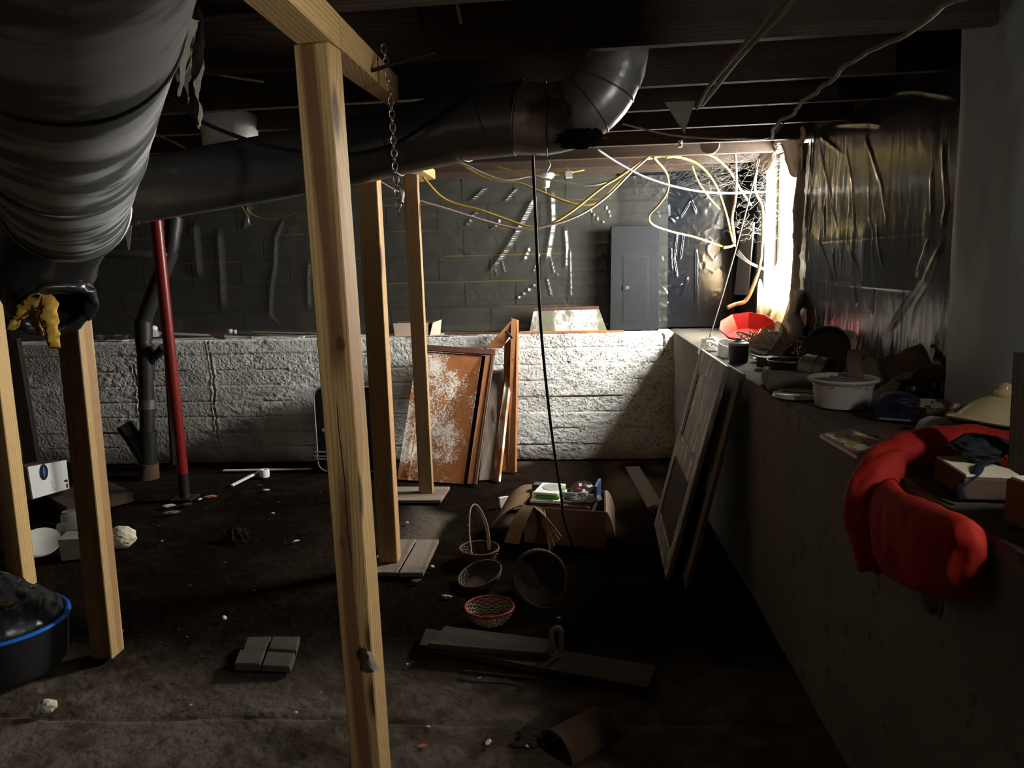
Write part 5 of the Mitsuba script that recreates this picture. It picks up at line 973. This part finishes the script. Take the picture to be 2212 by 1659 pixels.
single('cover_plate', 'round pale cover plate on the joist near the window', 'cover plate', lathe([(0, .008), (.05, .006), (.056, 0), (0, 0)], at(1534, 312, Y=4.55), (-.2, -1, -.25), 24), 'dust', 40)
single('torn_web_cloth', 'pale dusty triangle of web hanging from a joist', 'web', grid(lambda u, v: np.stack([at(1435, 240, Y=3.40)[0] + .13 * u * (1 - v) + .085 * v, 3.40 + .004 * np.sin(u * 9) * v, ZJ + .02 - v * .13], -1), 14, 12, .002), 'dust', True)
single('pale_lining', 'pale plaster scrap between the joists behind the elbow', 'scrap', crumple(slab(at(1382, 182, Y=3.05), at(1428, 182, Y=3.05), at(1428, 108, Y=3.05), at(1395, 108, Y=3.05), .01), .012, 14), 'dust', 30)
rag = []
for k, (o, w0, ln) in enumerate([(0, .045, .26), (.02, .03, .20), (-.02, .035, .16), (.045, .02, .12)]):
    a0 = at(425 - 6 * k, 12 + 14 * k, Y=1.76 + o); rag.append(crumple(grid(lambda u, v: np.stack([a0[0] + w0 * (u - .5) * (1 - .7 * v) - .03 * v, a0[1] + .02 * np.sin(u * 4 + k) + 0 * v, a0[2] - ln * v], -1), 12, 26), .03, 13, k))
single('dust_rag', 'ragged grey web clump hanging beside the trunk duct', 'dust clump', cat(*rag), 'stone', True)
single('tape_shred', 'torn shred of clear tape hanging under the dark duct', 'tape', crumple(slab(at(268, 488, Y=3.06), at(300, 488, Y=3.06), at(304, 474, Y=3.06), at(272, 476, Y=3.06), .004), .008, 40), 'chrome', 30)
single('tape_shred', 'narrow strip of tape dangling beside the red pole', 'tape', slab(at(277, 540, Y=3.08), at(280, 540, Y=3.08), at(287, 478, Y=3.08), at(266, 478, Y=3.08), .003), 'paper')
cable('wire_hook', 'short bent wire hanging under the dark duct', [(522, 444), (535, 468), (538, 484), (545, 487)], [3.2], .0025, 'chrome', 'wire')
cable('thin_wire', 'thin grey wire stretched above the white fixture', [(415, 150), (490, 165), (570, 177)], [2.6], .004, 'stone', 'wire')
cable('root_strand', 'brown root strand hanging from the ceiling above the long duct', [(985, -8), (990, 20), (996, 50)], [2.35], .005, 'brown_root', 'root', 1, .01)
single('web_scrap', 'grey web scrap stuck on the lower front of the largest post', 'web', crumple(grid(lambda u, v: np.stack([at(790, 1440, Y=1.925)[0] + .035 * u * (1 - .5 * v), 1.928 - .012 * np.sin(u * 3) + 0 * v, at(790, 1440, Y=1.925)[2] + .005 + .06 * v - .02 * u], -1), 14, 14, .001), .006, 60), 'dust', True)
# cobwebs round the window
def webs(n, box_px, Y, seed, L):
    r = np.random.default_rng(seed); out = []
    for _ in range(n):
        px, py = r.uniform(box_px[0], box_px[2]), r.uniform(box_px[1], box_px[3]); a = at(px, py, Y=r.uniform(*Y)); d = unit(V(1, .3 * r.normal(), .25 + .45 * r.normal()))
        p = [a + d * L * t * r.uniform(.5, 1.3) + V(0, 0, -.03 * math.sin(PI * t)) + r.normal(size=3) * .010 for t in np.linspace(0, 1, 6)]
        out.append(tube(spline(p, per=3), .0005 + .0006 * r.random(), 3, caps=False))
    return cat(*out)
single('cobwebs', 'pale tangled cobwebs between the cables and the bright window', 'cobweb', cat(webs(170, (1480, 300, 1650, 400), (5.0, 5.4), 5, .16), webs(60, (1560, 400, 1660, 520), (5.0, 5.3), 6, .12), webs(60, (1400, 350, 1560, 410), (5.1, 5.4), 7, .14)), 'web', True, kind='stuff')
single('web_strand', 'thick bright web stretched to the lower window edge', 'cobweb', cat(*[tube(spline([at(1595 - 2 * k, 540 + 3 * k, Y=5.1), at(1620, 565 + 2 * k, Y=5.1), at(1660, 582 + 2 * k, Y=5.1)], per=5), .0016, 4) for k in range(4)]), 'web', True, kind='stuff')
